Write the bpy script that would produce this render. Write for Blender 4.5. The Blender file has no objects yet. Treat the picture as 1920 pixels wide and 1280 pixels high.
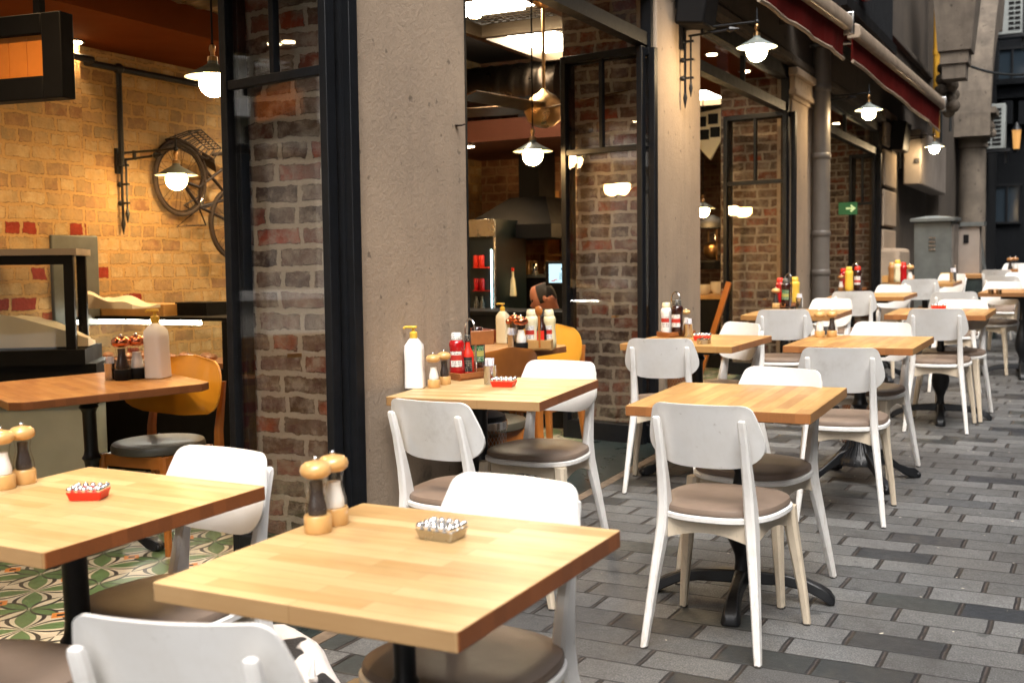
import bpy, math, random
from mathutils import Matrix, Vector
from math import sin, cos, pi, radians as R
random.seed(7)
S = bpy.context.scene
C = S.collection
# ------------------------------------------------------------------ camera
FPX, YAW, PITCH, ROLL, HC = 2116.6, .477, .067, -.012, 1.354     # focal length in px of a 1920 px wide frame
GYAW, GPITCH, GROLL = .475, .09286, -.02862                      # the same camera seen from the sloping street's own frame
def cam_axes(yaw, pitch, roll):
    f0 = Vector((-sin(yaw), cos(yaw), 0)); r0 = Vector((cos(yaw), sin(yaw), 0)); up = Vector((0, 0, 1))
    f = f0*cos(pitch) - up*sin(pitch); u = up*cos(pitch) + f0*sin(pitch)
    return r0*cos(roll) + u*sin(roll), -r0*sin(roll) + u*cos(roll), f
r_, u_, f_ = cam_axes(YAW, PITCH, ROLL)
gr_, gu_, gf_ = cam_axes(GYAW, GPITCH, GROLL)
CAM = Vector((0, 0, HC))
cd = bpy.data.cameras.new("camera"); cam = bpy.data.objects.new("camera", cd); C.objects.link(cam)
cd.sensor_width = 36; cd.lens = FPX/1920*36; cd.clip_start = .05; cd.clip_end = 400
cam.matrix_world = Matrix(((r_.x, u_.x, -f_.x, 0), (r_.y, u_.y, -f_.y, 0), (r_.z, u_.z, -f_.z, HC), (0, 0, 0, 1)))
cd.dof.use_dof = True; cd.dof.focus_distance = 4.3; cd.dof.aperture_fstop = 4.2
S.camera = cam
# ------------------------------------------------------------------ world, sun, exposure
S.view_settings.view_transform = 'Standard'; S.view_settings.look = 'None'
S.view_settings.gamma = 1; S.view_settings.exposure = 1.5
w = bpy.data.worlds.new("World"); S.world = w; w.use_nodes = True
nt = w.node_tree; bg = nt.nodes['Background']
sky = nt.nodes.new('ShaderNodeTexSky'); sky.sky_type = 'NISHITA'; sky.sun_disc = False
SUN_EL, SUN_AZ = R(58), R(150)
sky.sun_elevation = SUN_EL; sky.sun_rotation = SUN_AZ; sky.dust_density = 6; sky.air_density = 1.0; sky.ozone_density = .6
hs = nt.nodes.new('ShaderNodeHueSaturation'); hs.inputs['Saturation'].default_value = .35
nt.links.new(sky.outputs[0], hs.inputs['Color']); nt.links.new(hs.outputs[0], bg.inputs[0]); bg.inputs[1].default_value = .135
sl = bpy.data.lights.new("sun", 'SUN'); sl.energy = .75; sl.angle = R(34); sl.color = (1, .95, .88)
so = bpy.data.objects.new("sun", sl); C.objects.link(so)
sd = Vector((sin(SUN_AZ)*cos(SUN_EL), cos(SUN_AZ)*cos(SUN_EL), sin(SUN_EL)))
so.rotation_euler = sd.to_track_quat('Z', 'Y').to_euler(); so.location = (3, -3, 12)
S.cycles.use_denoising = True; S.cycles.max_bounces = 6; S.cycles.transparent_max_bounces = 16
S.cycles.sample_clamp_indirect = 6; S.cycles.caustics_reflective = False; S.cycles.caustics_refractive = False
# ------------------------------------------------------------------ photo measurements -> places in the world
def ray(px, py, ax=(r_, u_, f_)): return ax[2] + ax[0]*((px-960)/FPX) - ax[1]*((py-640)/FPX)
def bX(px, py, x): d = ray(px, py); return CAM + d*(x/d.x)
def bY(px, py, y): d = ray(px, py); return CAM + d*(y/d.y)
def bZ(px, py, z): d = ray(px, py); return CAM + d*((z-HC)/d.z)
G = (gr_, gu_, gf_)
def gX(px, py, x): d = ray(px, py, G); return CAM + d*(x/d.x)
def gY(px, py, y): d = ray(px, py, G); return CAM + d*(y/d.y)
def gZ(px, py, z): d = ray(px, py, G); return CAM + d*((z-HC)/d.z)
# the street climbs gently: M4 carries the street's own frame into the level world of the building
MB3 = Matrix(((r_.x, u_.x, f_.x), (r_.y, u_.y, f_.y), (r_.z, u_.z, f_.z)))
MG3 = Matrix(((gr_.x, gu_.x, gf_.x), (gr_.y, gu_.y, gf_.y), (gr_.z, gu_.z, gf_.z)))
M3 = MB3 @ MG3.transposed()
M4 = Matrix.Translation(CAM) @ M3.to_4x4() @ Matrix.Translation(-CAM)
# ------------------------------------------------------------------ materials
class NB:
    def __init__(s, name):
        s.m = bpy.data.materials.new(name); s.m.use_nodes = True; s.t = s.m.node_tree; s.n = s.t.nodes
        s.p = s.n['Principled BSDF']; s.out = s.n['Material Output']
    def new(s, ty, **kw):
        n = s.n.new(ty)
        for k, v in kw.items(): setattr(n, k, v)
        return n
    def link(s, a, b): s.t.links.new(a, b)
    def val(s, x, inp):
        if hasattr(x, 'is_output') or hasattr(x, 'links'): s.link(x, inp)
        else: inp.default_value = x
    def math(s, op, a, b=0., c=None, clamp=False):
        n = s.new('ShaderNodeMath', operation=op, use_clamp=clamp); s.val(a, n.inputs[0]); s.val(b, n.inputs[1])
        if c is not None: s.val(c, n.inputs[2])
        return n.outputs[0]
    def mix(s, f, a, b, bt='MIX'):
        n = s.new('ShaderNodeMix', data_type='RGBA', blend_type=bt); s.val(f, n.inputs[0])
        s.val(a if not isinstance(a, tuple) else (*a, 1)[:4], n.inputs[6]); s.val(b if not isinstance(b, tuple) else (*b, 1)[:4], n.inputs[7])
        return n.outputs[2]
    def ramp(s, f, stops, interp='LINEAR'):
        n = s.new('ShaderNodeValToRGB'); s.link(f, n.inputs[0]); e = n.color_ramp.elements; n.color_ramp.interpolation = interp
        while len(e) < len(stops): e.new(.5)
        for i, (p, c) in enumerate(stops): e[i].position = p; e[i].color = (*c, 1) if len(c) == 3 else c
        return n.outputs[0]
    def coord(s, kind='Object', scale=(1, 1, 1), rot=(0, 0, 0), loc=(0, 0, 0)):
        tc = s.new('ShaderNodeTexCoord'); mp = s.new('ShaderNodeMapping'); s.link(tc.outputs[kind], mp.inputs[0])
        mp.inputs['Scale'].default_value = scale; mp.inputs['Rotation'].default_value = rot; mp.inputs['Location'].default_value = loc
        return mp.outputs[0]
    def noise(s, vec, scale=5, detail=5, rough=.55, dist=0):
        n = s.new('ShaderNodeTexNoise'); s.link(vec, n.inputs['Vector']); n.inputs['Scale'].default_value = scale
        n.inputs['Detail'].default_value = detail; n.inputs['Roughness'].default_value = rough; n.inputs['Distortion'].default_value = dist
        return n.outputs['Fac']
    def bump(s, h, strength=.3, dist=.01, prev=None):
        n = s.new('ShaderNodeBump'); s.link(h, n.inputs['Height']); n.inputs['Strength'].default_value = strength
        n.inputs['Distance'].default_value = dist
        if prev is not None: s.link(prev, n.inputs['Normal'])
        s.link(n.outputs[0], s.p.inputs['Normal']); return n.outputs[0]
    def base(s, c): s.val(c if not isinstance(c, tuple) else (*c, 1)[:4], s.p.inputs['Base Color'])
    def rough(s, v): s.val(v, s.p.inputs['Roughness'])
def mat(name, col, rough=.5, metal=0, var=.0, scale=8, bump=0, bscale=60, col2=None, emit=None, es=1, coat=0, trans=0, ior=1.45):
    b = NB(name); v = b.coord()
    if var:
        n = b.noise(v, scale, 6)
        c2 = col2 or tuple(x*(1-var) for x in col)
        b.base(b.mix(b.ramp(n, [(.35, (0, 0, 0)), (.68, (1, 1, 1))]), col, c2))
        b.rough(b.math('MULTIPLY_ADD', n, .25, rough-.12))
    else: b.base(col); b.rough(rough)
    b.p.inputs['Metallic'].default_value = metal; b.p.inputs['Coat Weight'].default_value = coat; b.p.inputs['Coat Roughness'].default_value = .15
    b.p.inputs['Transmission Weight'].default_value = trans; b.p.inputs['IOR'].default_value = ior
    if bump: b.bump(b.noise(v, bscale, 4), bump, .004)
    if emit: b.p.inputs['Emission Color'].default_value = (*emit, 1); b.p.inputs['Emission Strength'].default_value = es
    return b.m
def m_wood_top(name, c1, c2, end):
    b = NB(name); v_ = b.coord(); oi0 = b.new('ShaderNodeObjectInfo'); va = b.new('ShaderNodeVectorMath', operation='ADD'); cx_ = b.new('ShaderNodeCombineXYZ'); [b.link(b.math('MULTIPLY', oi0.outputs['Random'], k_), cx_.inputs[i_]) for i_, k_ in enumerate((3.7, 4.3))]; b.link(v_, va.inputs[0]); b.link(cx_.outputs[0], va.inputs[1]); v = va.outputs[0]
    br = b.new('ShaderNodeTexBrick', offset=.37, squash=1); b.link(v, br.inputs['Vector'])
    for k, x in (('Color1', (0, 0, 0, 1)), ('Color2', (1, 1, 1, 1)), ('Mortar', (.5, .5, .5, 1)), ('Scale', 1), ('Mortar Size', .0009), ('Brick Width', .34), ('Row Height', .043), ('Bias', 0)): br.inputs[k].default_value = x
    g = b.noise(b.coord(scale=(2.2, 34, 34)), 3, 6, .6, .6); g2 = b.noise(b.coord(scale=(1.2, 6, 6)), 4, 3)
    rnd = b.math('ADD', b.math('MULTIPLY', br.outputs['Color'], .75), b.math('MULTIPLY', g, .42), clamp=True)
    rnd = b.math('ADD', rnd, b.math('MULTIPLY_ADD', g2, .5, -.28), clamp=True)
    col = b.mix(rnd, c1, c2); col = b.mix(b.math('MULTIPLY', br.outputs['Fac'], .45), col, tuple(x*.35 for x in c2))
    st = b.noise(b.coord(), 3.3, 5, .6); col = b.mix(b.ramp(st, [(.5, (0, 0, 0)), (.75, (.35, .35, .35))]), col, tuple(x*.6 for x in c2))
    ge = b.new('ShaderNodeTexCoord'); sx = b.new('ShaderNodeSeparateXYZ'); b.link(ge.outputs['Normal'], sx.inputs[0])
    isend = b.math('GREATER_THAN', b.math('ABSOLUTE', sx.outputs[0]), .6); side = b.math('GREATER_THAN', b.math('ABSOLUTE', sx.outputs[1]), .6)
    e = b.mix(b.math('ADD', b.math('MULTIPLY', br.outputs['Color'], .6), b.math('MULTIPLY', b.noise(v, 160, 3), .5), clamp=True), end, tuple(x*1.75 for x in end))
    col = b.mix(side, col, b.mix(.45, col, end)); col = b.mix(isend, col, e)
    b.base(col); b.rough(b.math('MULTIPLY_ADD', g2, .25, .33)); b.bump(g, .05, .002)
    b.p.inputs['Coat Weight'].default_value = .12; b.p.inputs['Coat Roughness'].default_value = .25
    return b.m
def m_brick(name, axis, c_a, c_b, c_c, mort, red=.0, w=.235, h=.086, ms=.013, seed=0, plaster=.0, bs=.6):
    b = NB(name); tc = b.new('ShaderNodeTexCoord'); sp = b.new('ShaderNodeSeparateXYZ'); b.link(tc.outputs['Object'], sp.inputs[0])
    cb = b.new('ShaderNodeCombineXYZ'); b.link(sp.outputs['Y' if axis == 'X' else 'X'], cb.inputs[0]); b.link(sp.outputs['Z'], cb.inputs[1]); cb.inputs[2].default_value = seed
    nz = b.new('ShaderNodeTexNoise'); b.link(cb.outputs[0], nz.inputs['Vector']); nz.inputs['Scale'].default_value = 12; nz.inputs['Detail'].default_value = 6; nz.inputs['Roughness'].default_value = .65
    vm = b.new('ShaderNodeVectorMath', operation='MULTIPLY_ADD'); b.link(nz.outputs['Color'], vm.inputs[0]); vm.inputs[1].default_value = (.055, .045, 0); b.link(cb.outputs[0], vm.inputs[2])
    br = b.new('ShaderNodeTexBrick', offset=.5, squash=.62, squash_frequency=3); b.link(vm.outputs[0], br.inputs['Vector'])
    for k, x in (('Color1', (0, 0, 0, 1)), ('Color2', (1, 1, 1, 1)), ('Mortar', (.5, .5, .5, 1)), ('Scale', 1), ('Mortar Size', ms), ('Mortar Smooth', .12), ('Brick Width', w), ('Row Height', h), ('Bias', 0)): br.inputs[k].default_value = x
    v = cb.outputs[0]; n1 = b.noise(v, 14, 6, .65); n2 = b.noise(v, 2.2, 4); n3 = b.noise(v, 70, 5, .7)
    bc = b.ramp(br.outputs['Color'], [(.0, c_a), (.45, c_b), (.78, c_c), (.9, tuple(x*.55 for x in c_a))])
    bc = b.mix(b.ramp(n1, [(.42, (0, 0, 0)), (.62, (.8, .8, .8))]), bc, mort); n4 = b.noise(v, 6, 4, .6); bc = b.mix(b.ramp(n4, [(.45, (0, 0, 0)), (.7, (.7, .7, .7))]), bc, tuple(x*.4 for x in c_a))
    bc = b.mix(b.math('MULTIPLY', n3, .5), bc, tuple(x*.45 for x in c_b))
    if red:
        rr = b.math('MULTIPLY', b.math('GREATER_THAN', br.outputs['Color'], b.math('MULTIPLY_ADD', b.math('LESS_THAN', sp.outputs['Y'], 4.99), -.22, 1-red*.35)), b.math('LESS_THAN', sp.outputs['Z'], 1.75))
        bc = b.mix(rr, bc, b.mix(n1, (.34, .05, .025), (.16, .022, .015)))
    mo = b.mix(b.math('MULTIPLY', n3, .6), mort, tuple(x*.6 for x in mort))
    f = br.outputs['Fac']
    if plaster: f = b.math('MAXIMUM', f, b.ramp(n2, [(plaster, (0, 0, 0)), (plaster+.12, (.85, .85, .85))]))
    e2 = b.new('ShaderNodeTexBrick', offset=.5, squash=.62, squash_frequency=3); b.link(vm.outputs[0], e2.inputs['Vector'])
    for k, x in (('Scale', 1), ('Mortar Size', ms*1.9), ('Mortar Smooth', 1.), ('Brick Width', w), ('Row Height', h), ('Bias', 0)): e2.inputs[k].default_value = x
    band = b.ramp(e2.outputs['Fac'], [(.30, (0, 0, 0)), (.42, (1, 1, 1)), (.55, (1, 1, 1)), (.68, (0, 0, 0))])
    edge_shade = b.math('MULTIPLY', band, b.ramp(b.noise(v, 26, 5, .75), [(.46, (0, 0, 0)), (.56, (.85, .85, .85))]))  # relief shadow along the brick edges, painted into the colour
    pit = b.ramp(b.noise(v, 48, 4, .7), [(.64, (0, 0, 0)), (.70, (.7, .7, .7))])
    cc = b.mix(f, bc, mo); cc = b.mix(edge_shade, cc, tuple(x*.22 for x in c_b)); cc = b.mix(pit, cc, tuple(x*.3 for x in c_b)); b.p.inputs['Specular IOR Level'].default_value = .15
    b.base(cc); b.rough(.85)
    hgt = b.math('ADD', b.math('MULTIPLY', b.math('SUBTRACT', 1, br.outputs['Fac']), .8), b.math('MULTIPLY', n1, .7))
    b.bump(b.math('ADD', hgt, b.math('MULTIPLY', n3, .25)), bs, .018); return b.m
def m_plaster(name, col, dark, sc=1.3, bs=.55):
    b = NB(name); v = b.coord(); n = b.noise(v, sc, 6, .6); n2 = b.noise(v, 45, 5, .7); n3 = b.noise(b.coord(scale=(9, 9, .6)), 1, 5, .6)
    sp = b.noise(v, 16, 3, .5)
    c = b.mix(b.ramp(n, [(.3, (0, 0, 0)), (.72, (.8, .8, .8))]), col, dark)
    c = b.mix(b.ramp(n3, [(.48, (0, 0, 0)), (.72, (.6, .6, .6))]), c, dark); sz = b.new('ShaderNodeSeparateXYZ'); b.link(v, sz.inputs[0]); foot_shade = b.math('SUBTRACT', b.math('MULTIPLY', b.noise(v, 5, 6, .7), 1.1), sz.outputs[2]); c = b.mix(b.ramp(foot_shade, [(.1, (0, 0, 0)), (.3, (.75, .75, .75))]), c, tuple(x*.45 for x in dark)); big_ = b.noise(v, .9, 3, .5); c = b.mix(b.ramp(big_, [(.55, (0, 0, 0)), (.57, (.22, .22, .22))]), c, dark)  # shade near the ground painted in as a noise-edged dark band
    c = b.mix(b.ramp(sp, [(.66, (0, 0, 0)), (.72, (.7, .7, .7))]), c, tuple(x*.45 for x in dark))
    b.p.inputs['Specular IOR Level'].default_value = .15; b.base(c); b.rough(.9); b.bump(b.math('ADD', n2, b.math('MULTIPLY', n, .6)), bs, .008); return b.m
def m_pavers():
    b = NB('granite_pavers'); M = b.math; v = b.coord(rot=(0, 0, R(1.5))); v0 = b.coord(); sp = b.new('ShaderNodeSeparateXYZ')
    wob = b.new('ShaderNodeTexNoise'); b.link(v0, wob.inputs['Vector']); wob.inputs['Scale'].default_value = 6; wob.inputs['Detail'].default_value = 3
    vm = b.new('ShaderNodeVectorMath', operation='MULTIPLY_ADD'); b.link(wob.outputs['Color'], vm.inputs[0]); vm.inputs[1].default_value = (.012, .012, 0); b.link(v, vm.inputs[2]); b.link(vm.outputs[0], sp.inputs[0])
    W, H = .302, .147
    y = M('DIVIDE', sp.outputs[1], H); row = M('FLOOR', y); fy = M('FRACT', y)
    wr = b.new('ShaderNodeTexWhiteNoise', noise_dimensions='1D'); b.link(row, wr.inputs['W'])
    x = M('ADD', M('DIVIDE', sp.outputs[0], W), M('ADD', M('MULTIPLY', row, .38), M('MULTIPLY', wr.outputs['Value'], .16))); fx = M('FRACT', x)
    cb = b.new('ShaderNodeCombineXYZ'); b.link(M('FLOOR', x), cb.inputs[0]); b.link(row, cb.inputs[1])
    wn = b.new('ShaderNodeTexWhiteNoise', noise_dimensions='2D'); b.link(cb.outputs[0], wn.inputs['Vector']); rnd = wn.outputs['Value']
    dx = M('MULTIPLY', M('MINIMUM', fx, M('SUBTRACT', 1, fx)), W); dy = M('MULTIPLY', M('MINIMUM', fy, M('SUBTRACT', 1, fy)), H)
    fine = b.noise(v0, 210, 3, .8); mid = b.noise(v0, 24, 5, .65); big = b.noise(v0, 1.0, 4, .6); blotch = b.noise(v0, 5, 6, .65)
    dk = M('GREATER_THAN', rnd, .805)
    c = b.ramp(rnd, [(0, (.066, .067, .067)), (.35, (.092, .094, .093)), (.80, (.130, .131, .129)), (.806, (.020, .024, .030)), (.91, (.040, .045, .043)), (1., (.014, .017, .022))])
    speck = b.ramp(fine, [(.34, (.3, .3, .3)), (.5, (1, 1, 1)), (.66, (2.6, 2.6, 2.6))])
    c = b.mix(M('MULTIPLY_ADD', dk, -.65, .8), c, speck, 'MULTIPLY')
    c = b.mix(b.ramp(big, [(.42, (0, 0, 0)), (.66, (.8, .8, .8))]), c, b.mix(.6, c, (.032, .025, .021)))
    c = b.mix(b.ramp(blotch, [(.54, (0, 0, 0)), (.70, (.5, .5, .5))]), c, (.035, .032, .030))
    c = b.mix(b.ramp(b.noise(v0, 11, 2, .4), [(.72, (0, 0, 0)), (.74, (.55, .55, .55))]), c, (.02, .022, .022))
    sand = b.mix(b.ramp(mid, [(.42, (0, 0, 0)), (.58, (1, 1, 1))]), (.018, .017, .016), (.065, .052, .046))
    cross = M('LESS_THAN', dx, .0085); edge = M('LESS_THAN', M('ABSOLUTE', M('SUBTRACT', dx, .0072)), M('MULTIPLY_ADD', mid, .0045, .0008)); lng = M('LESS_THAN', dy, M('MULTIPLY_ADD', mid, .005, .0008))
    c = b.mix(cross, c, sand); c = b.mix(M('MAXIMUM', edge, lng), c, (.012, .011, .011))
    c = b.mix(M('GREATER_THAN', b.noise(v0, 30, 1, .3), .815), c, (.55, .5, .4))
    b.base(c); b.rough(M('MULTIPLY_ADD', mid, .35, M('MULTIPLY_ADD', dk, -.14, .42)))
    h = M('ADD', M('MULTIPLY', M('MINIMUM', M('MINIMUM', M('MULTIPLY', dx, 90), M('MULTIPLY', dy, 160)), 1), 1.2), M('MULTIPLY', fine, .3))
    h = M('ADD', h, M('MULTIPLY', rnd, .5)); b.bump(M('ADD', h, M('MULTIPLY', mid, .4)), .6, .006); return b.m
def m_tiles():
    b = NB('patterned_tiles'); v = b.coord(scale=(1/.34, 1/.34, 1)); sp = b.new('ShaderNodeSeparateXYZ'); b.link(v, sp.inputs[0])
    M = b.math
    x = M('ABSOLUTE', M('MULTIPLY_ADD', M('FRACT', sp.outputs[0]), 2, -1)); y = M('ABSOLUTE', M('MULTIPLY_ADD', M('FRACT', sp.outputs[1]), 2, -1))
    def leaf(wd, thin):   # leaf on the diagonal of the quadrant
        t = M('MULTIPLY', M('ADD', x, y), .5); d = M('ABSOLUTE', M('SUBTRACT', x, y))
        return M('LESS_THAN', d, M('MULTIPLY_ADD', M('SINE', M('MULTIPLY', t, pi)), wd, -thin))
    def leaf2(u, vv, wd, thin):  # leaves running along the edges
        return M('LESS_THAN', M('ABSOLUTE', M('SUBTRACT', vv, .0)), M('MULTIPLY_ADD', M('SINE', M('MULTIPLY', u, pi)), wd, -thin))
    c = b.mix(0., (.52, .47, .36), (.5, .46, .35))
    c = b.mix(leaf(.62, .02), c, (.035, .035, .032)); c = b.mix(leaf(.50, .04), c, (.50, .46, .34)); c = b.mix(leaf(.36, .05), c, (.10, .17, .07))
    c = b.mix(leaf2(x, y, .22, .01), c, (.035, .035, .032)); c = b.mix(leaf2(x, y, .15, .02), c, (.10, .17, .07))
    c = b.mix(leaf2(y, x, .22, .01), c, (.035, .035, .032)); c = b.mix(leaf2(y, x, .13, .02), c, (.50, .46, .34))
    d0 = M('ADD', M('SUBTRACT', 1, x), M('ABSOLUTE', y)); c = b.mix(M('LESS_THAN', d0, .26), c, (.60, .22, .05)); c = b.mix(M('LESS_THAN', d0, .11), c, (.03, .03, .03))
    n = b.noise(b.coord(), 7, 5); c = b.mix(b.ramp(n, [(.4, (0, 0, 0)), (.7, (.5, .5, .5))]), c, b.mix(.6, c, (.12, .09, .06)))
    b.base(c); b.rough(.28); return b.m
def m_glass(name='window_glass', tint=(.99, .99, .985), boost=1.0):
    b = NB(name); b.n.remove(b.p)
    tr = b.new('ShaderNodeBsdfTransparent'); tr.inputs[0].default_value = (*tint, 1); gl = b.new('ShaderNodeBsdfGlossy'); gl.inputs['Roughness'].default_value = .02
    fr = b.new('ShaderNodeFresnel'); ge = b.new('ShaderNodeNewGeometry'); b.link(b.math('MULTIPLY_ADD', ge.outputs['Backfacing'], 1/(1.5*boost)-1.5*boost, 1.5*boost), fr.inputs[0]); mx = b.new('ShaderNodeMixShader'); b.link(fr.outputs[0], mx.inputs[0])
    b.link(tr.outputs[0], mx.inputs[1]); b.link(gl.outputs[0], mx.inputs[2]); b.link(mx.outputs[0], b.out.inputs[0]); return b.m
def m_mesh(name, col, sc, th):   # woven wire mesh with real holes
    b = NB(name); v = b.coord('Object'); sp = b.new('ShaderNodeSeparateXYZ'); b.link(v, sp.inputs[0])
    ang = b.math('MULTIPLY', b.math('ARCTAN2', sp.outputs[1], sp.outputs[0]), .105)
    u = b.math('MULTIPLY', ang, sc); z = b.math('MULTIPLY', sp.outputs[2], sc*.55)
    l1 = b.math('LESS_THAN', b.math('ABSOLUTE', b.math('SUBTRACT', b.math('FRACT', b.math('ADD', u, z)), .5)), th)
    l2 = b.math('LESS_THAN', b.math('ABSOLUTE', b.math('SUBTRACT', b.math('FRACT', b.math('SUBTRACT', u, z)), .5)), th)
    b.base(col); b.rough(.35); b.p.inputs['Metallic'].default_value = 1; b.link(b.math('MAXIMUM', l1, l2), b.p.inputs['Alpha']); return b.m
def m_white_paint(nm='worn_white_paint', c_a=(.80, .79, .77), c_b=(.68, .65, .60)):
    b = NB(nm); v_ = b.coord(); oi0 = b.new('ShaderNodeObjectInfo'); va = b.new('ShaderNodeVectorMath', operation='ADD'); cx_ = b.new('ShaderNodeCombineXYZ'); [b.link(b.math('MULTIPLY', oi0.outputs['Random'], k_), cx_.inputs[i_]) for i_, k_ in enumerate((37., 71., 13.))]; b.link(v_, va.inputs[0]); b.link(cx_.outputs[0], va.inputs[1]); v = va.outputs[0]; n = b.noise(v, 7, 6, .6); n2 = b.noise(b.coord(scale=(30, 30, 5)), 2, 6, .7); ny = b.noise(v, 26, 5, .65)
    oi = b.new('ShaderNodeObjectInfo')
    c = b.mix(b.ramp(n, [(.40, (0, 0, 0)), (.72, (.6, .6, .6))]), c_a, c_b)
    sp = b.new('ShaderNodeSeparateXYZ'); b.link(v_, sp.inputs[0])
    low = b.math('MULTIPLY', b.math('SUBTRACT', .5, sp.outputs[2], clamp=True), 1.)
    c = b.mix(b.math('MULTIPLY', b.ramp(n2, [(.52, (0, 0, 0)), (.62, (.8, .8, .8))]), b.math('ADD', low, .04), clamp=True), c, (.36, .29, .21))
    c = b.mix(b.ramp(ny, [(.66, (0, 0, 0)), (.72, (.5, .5, .5))]), c, (.42, .38, .33)); c = b.mix(b.ramp(b.noise(v, 3.5, 6, .7), [(.58, (0, 0, 0)), (.72, (.4, .4, .4))]), c, (.46, .43, .40))
    foot = b.math('LESS_THAN', b.math('ADD', sp.outputs[2], b.math('MULTIPLY', n2, .02)), .017); c = b.mix(foot, c, (.05, .045, .04))
    b.base(c); b.rough(.42); b.bump(b.noise(v, 90, 3), .06, .002); return b.m
MT = {}
MT['white'] = m_white_paint(); MT['cream'] = m_white_paint('worn_cream_paint', (.70, .60, .46), (.56, .46, .34))
MT['leather'] = mat('taupe_leather', (.225, .165, .125), .48, var=.25, scale=5, bump=.12, bscale=220)
MT['table1'] = m_wood_top('pale_block_wood', (.60, .43, .215), (.40, .235, .085), (.15, .045, .011))
MT['table2'] = m_wood_top('honey_block_wood', (.56, .33, .105), (.33, .15, .04), (.22, .085, .024))
MT['table3'] = m_wood_top('walnut_block_wood', (.50, .27, .09), (.34, .15, .045), (.14, .05, .016))
MT['iron'] = mat('black_cast_iron', (.012, .013, .015), .38, .2, var=.3, bump=.2, bscale=90)
MT['frame'] = mat('black_steel_frame', (.006, .007, .009), .5, 0, var=.4, scale=14, bump=.25, bscale=50); MT['frame'].node_tree.nodes['Principled BSDF'].inputs['Specular IOR Level'].default_value = .28
MT['steel'] = mat('brushed_steel', (.55, .54, .52), .25, 1, var=.2)
MT['chrome'] = mat('polished_chrome', (.82, .82, .82), .08, 1)
MT['brass'] = mat('aged_brass', (.48, .29, .13), .3, 1, var=.3)
MT['bronze'] = mat('dull_bronze', (.16, .10, .055), .35, .9, var=.2)
MT['copper'] = mat('copper_knob', (.62, .2, .1), .2, 1)
MT['lampenamel'] = mat('grey_green_enamel', (.16, .18, .165), .4, var=.1)
MT['lampin'] = mat('white_enamel', (.85, .82, .75), .4)
MT['globe'] = mat('lit_opal_globe', (.9, .88, .8), .3, emit=(1, .72, .40), es=75)
MT['globe2'] = mat('lit_opal_globe_inside', (.9, .88, .8), .3, emit=(1, .61, .25), es=58)
MT['panel'] = mat('lit_ceiling_panel', (.9, .9, .85), .4, emit=(1, .88, .68), es=9)
MT['led'] = mat('lit_led_strip', (.9, .9, .9), .4, emit=(1, .93, .78), es=22)
MT['ledc'] = mat('lit_cool_strip', (.9, .9, .9), .4, emit=(.6, .95, 1), es=5)
MT['spot'] = mat('lit_downlight', (.9, .9, .9), .4, emit=(1, .72, .42), es=30)
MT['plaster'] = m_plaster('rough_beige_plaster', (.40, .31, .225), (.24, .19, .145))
MT['plaster2'] = m_plaster('grey_painted_render', (.095, .078, .062), (.055, .047, .040))
MT['stone'] = m_plaster('weathered_limestone', (.17, .14, .11), (.07, .06, .05), 3)
MT['pier'] = m_brick('old_grey_red_brick', 'Y', (.085, .050, .040), (.15, .095, .075), (.30, .05, .022), (.33, .28, .225), seed=3, bs=1.0)
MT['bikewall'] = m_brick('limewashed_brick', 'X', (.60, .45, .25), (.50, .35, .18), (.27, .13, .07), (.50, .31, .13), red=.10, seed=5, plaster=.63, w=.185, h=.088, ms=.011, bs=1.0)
MT['backwall'] = m_brick('warm_brown_brick', 'Y', (.26, .12, .07), (.32, .17, .10), (.22, .07, .04), (.34, .2, .11), seed=9, w=.24, h=.088)  # warm brown brick mix for the inner partition and end walls
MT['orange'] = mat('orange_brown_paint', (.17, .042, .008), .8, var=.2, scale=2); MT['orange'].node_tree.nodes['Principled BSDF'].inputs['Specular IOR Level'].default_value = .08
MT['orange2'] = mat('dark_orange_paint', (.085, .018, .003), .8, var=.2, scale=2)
MT['black'] = mat('matt_black_paint', (.006, .0055, .0055), .6, var=.3); MT['black'].node_tree.nodes['Principled BSDF'].inputs['Specular IOR Level'].default_value = .2
MT['darkceil'] = mat('dark_ceiling_paint', (.02, .017, .014), .8)
MT['grille'] = mat('bronze_ceiling_frame', (.12, .085, .05), .45, .5)
MT['duct'] = mat('spiral_duct_steel', (.10, .075, .055), .3, 1, var=.3)
MT['glass'] = m_glass()
MT['cglass'] = m_glass('cabinet_glass', (.97, .985, .98), 1.0)
MT['jar'] = m_glass('clear_jar_glass', (.97, .97, .96))
MT['salt'] = mat('white_salt', (.85, .83, .80), .8, bump=.3, bscale=400)
MT['pepper'] = mat('black_peppercorns', (.045, .03, .024), .7, var=.5, scale=300, bump=.6, bscale=300)
MT['mill'] = mat('pale_beech', (.62, .36, .13), .3, var=.15, scale=20, coat=.5)
MT['darkmill'] = mat('brown_beech', (.36, .16, .05), .3, var=.2, scale=20, coat=.4)
MT['plastic'] = mat('white_plastic', (.82, .80, .77), .35)
MT['yellowp'] = mat('yellow_plastic', (.72, .46, .06), .35)
MT['creamp'] = mat('cream_plastic', (.72, .64, .42), .4)
MT['ketchup'] = mat('red_ketchup', (.36, .006, .008), .2, coat=.5)
MT['redlabel'] = mat('red_card', (.72, .03, .012), .45)
MT['label'] = mat('printed_white_label', (.72, .70, .66), .5)
MT['blacklabel'] = mat('printed_black_label', (.02, .02, .022), .4)
MT['green'] = mat('printed_green_label', (.02, .16, .045), .4)
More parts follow.
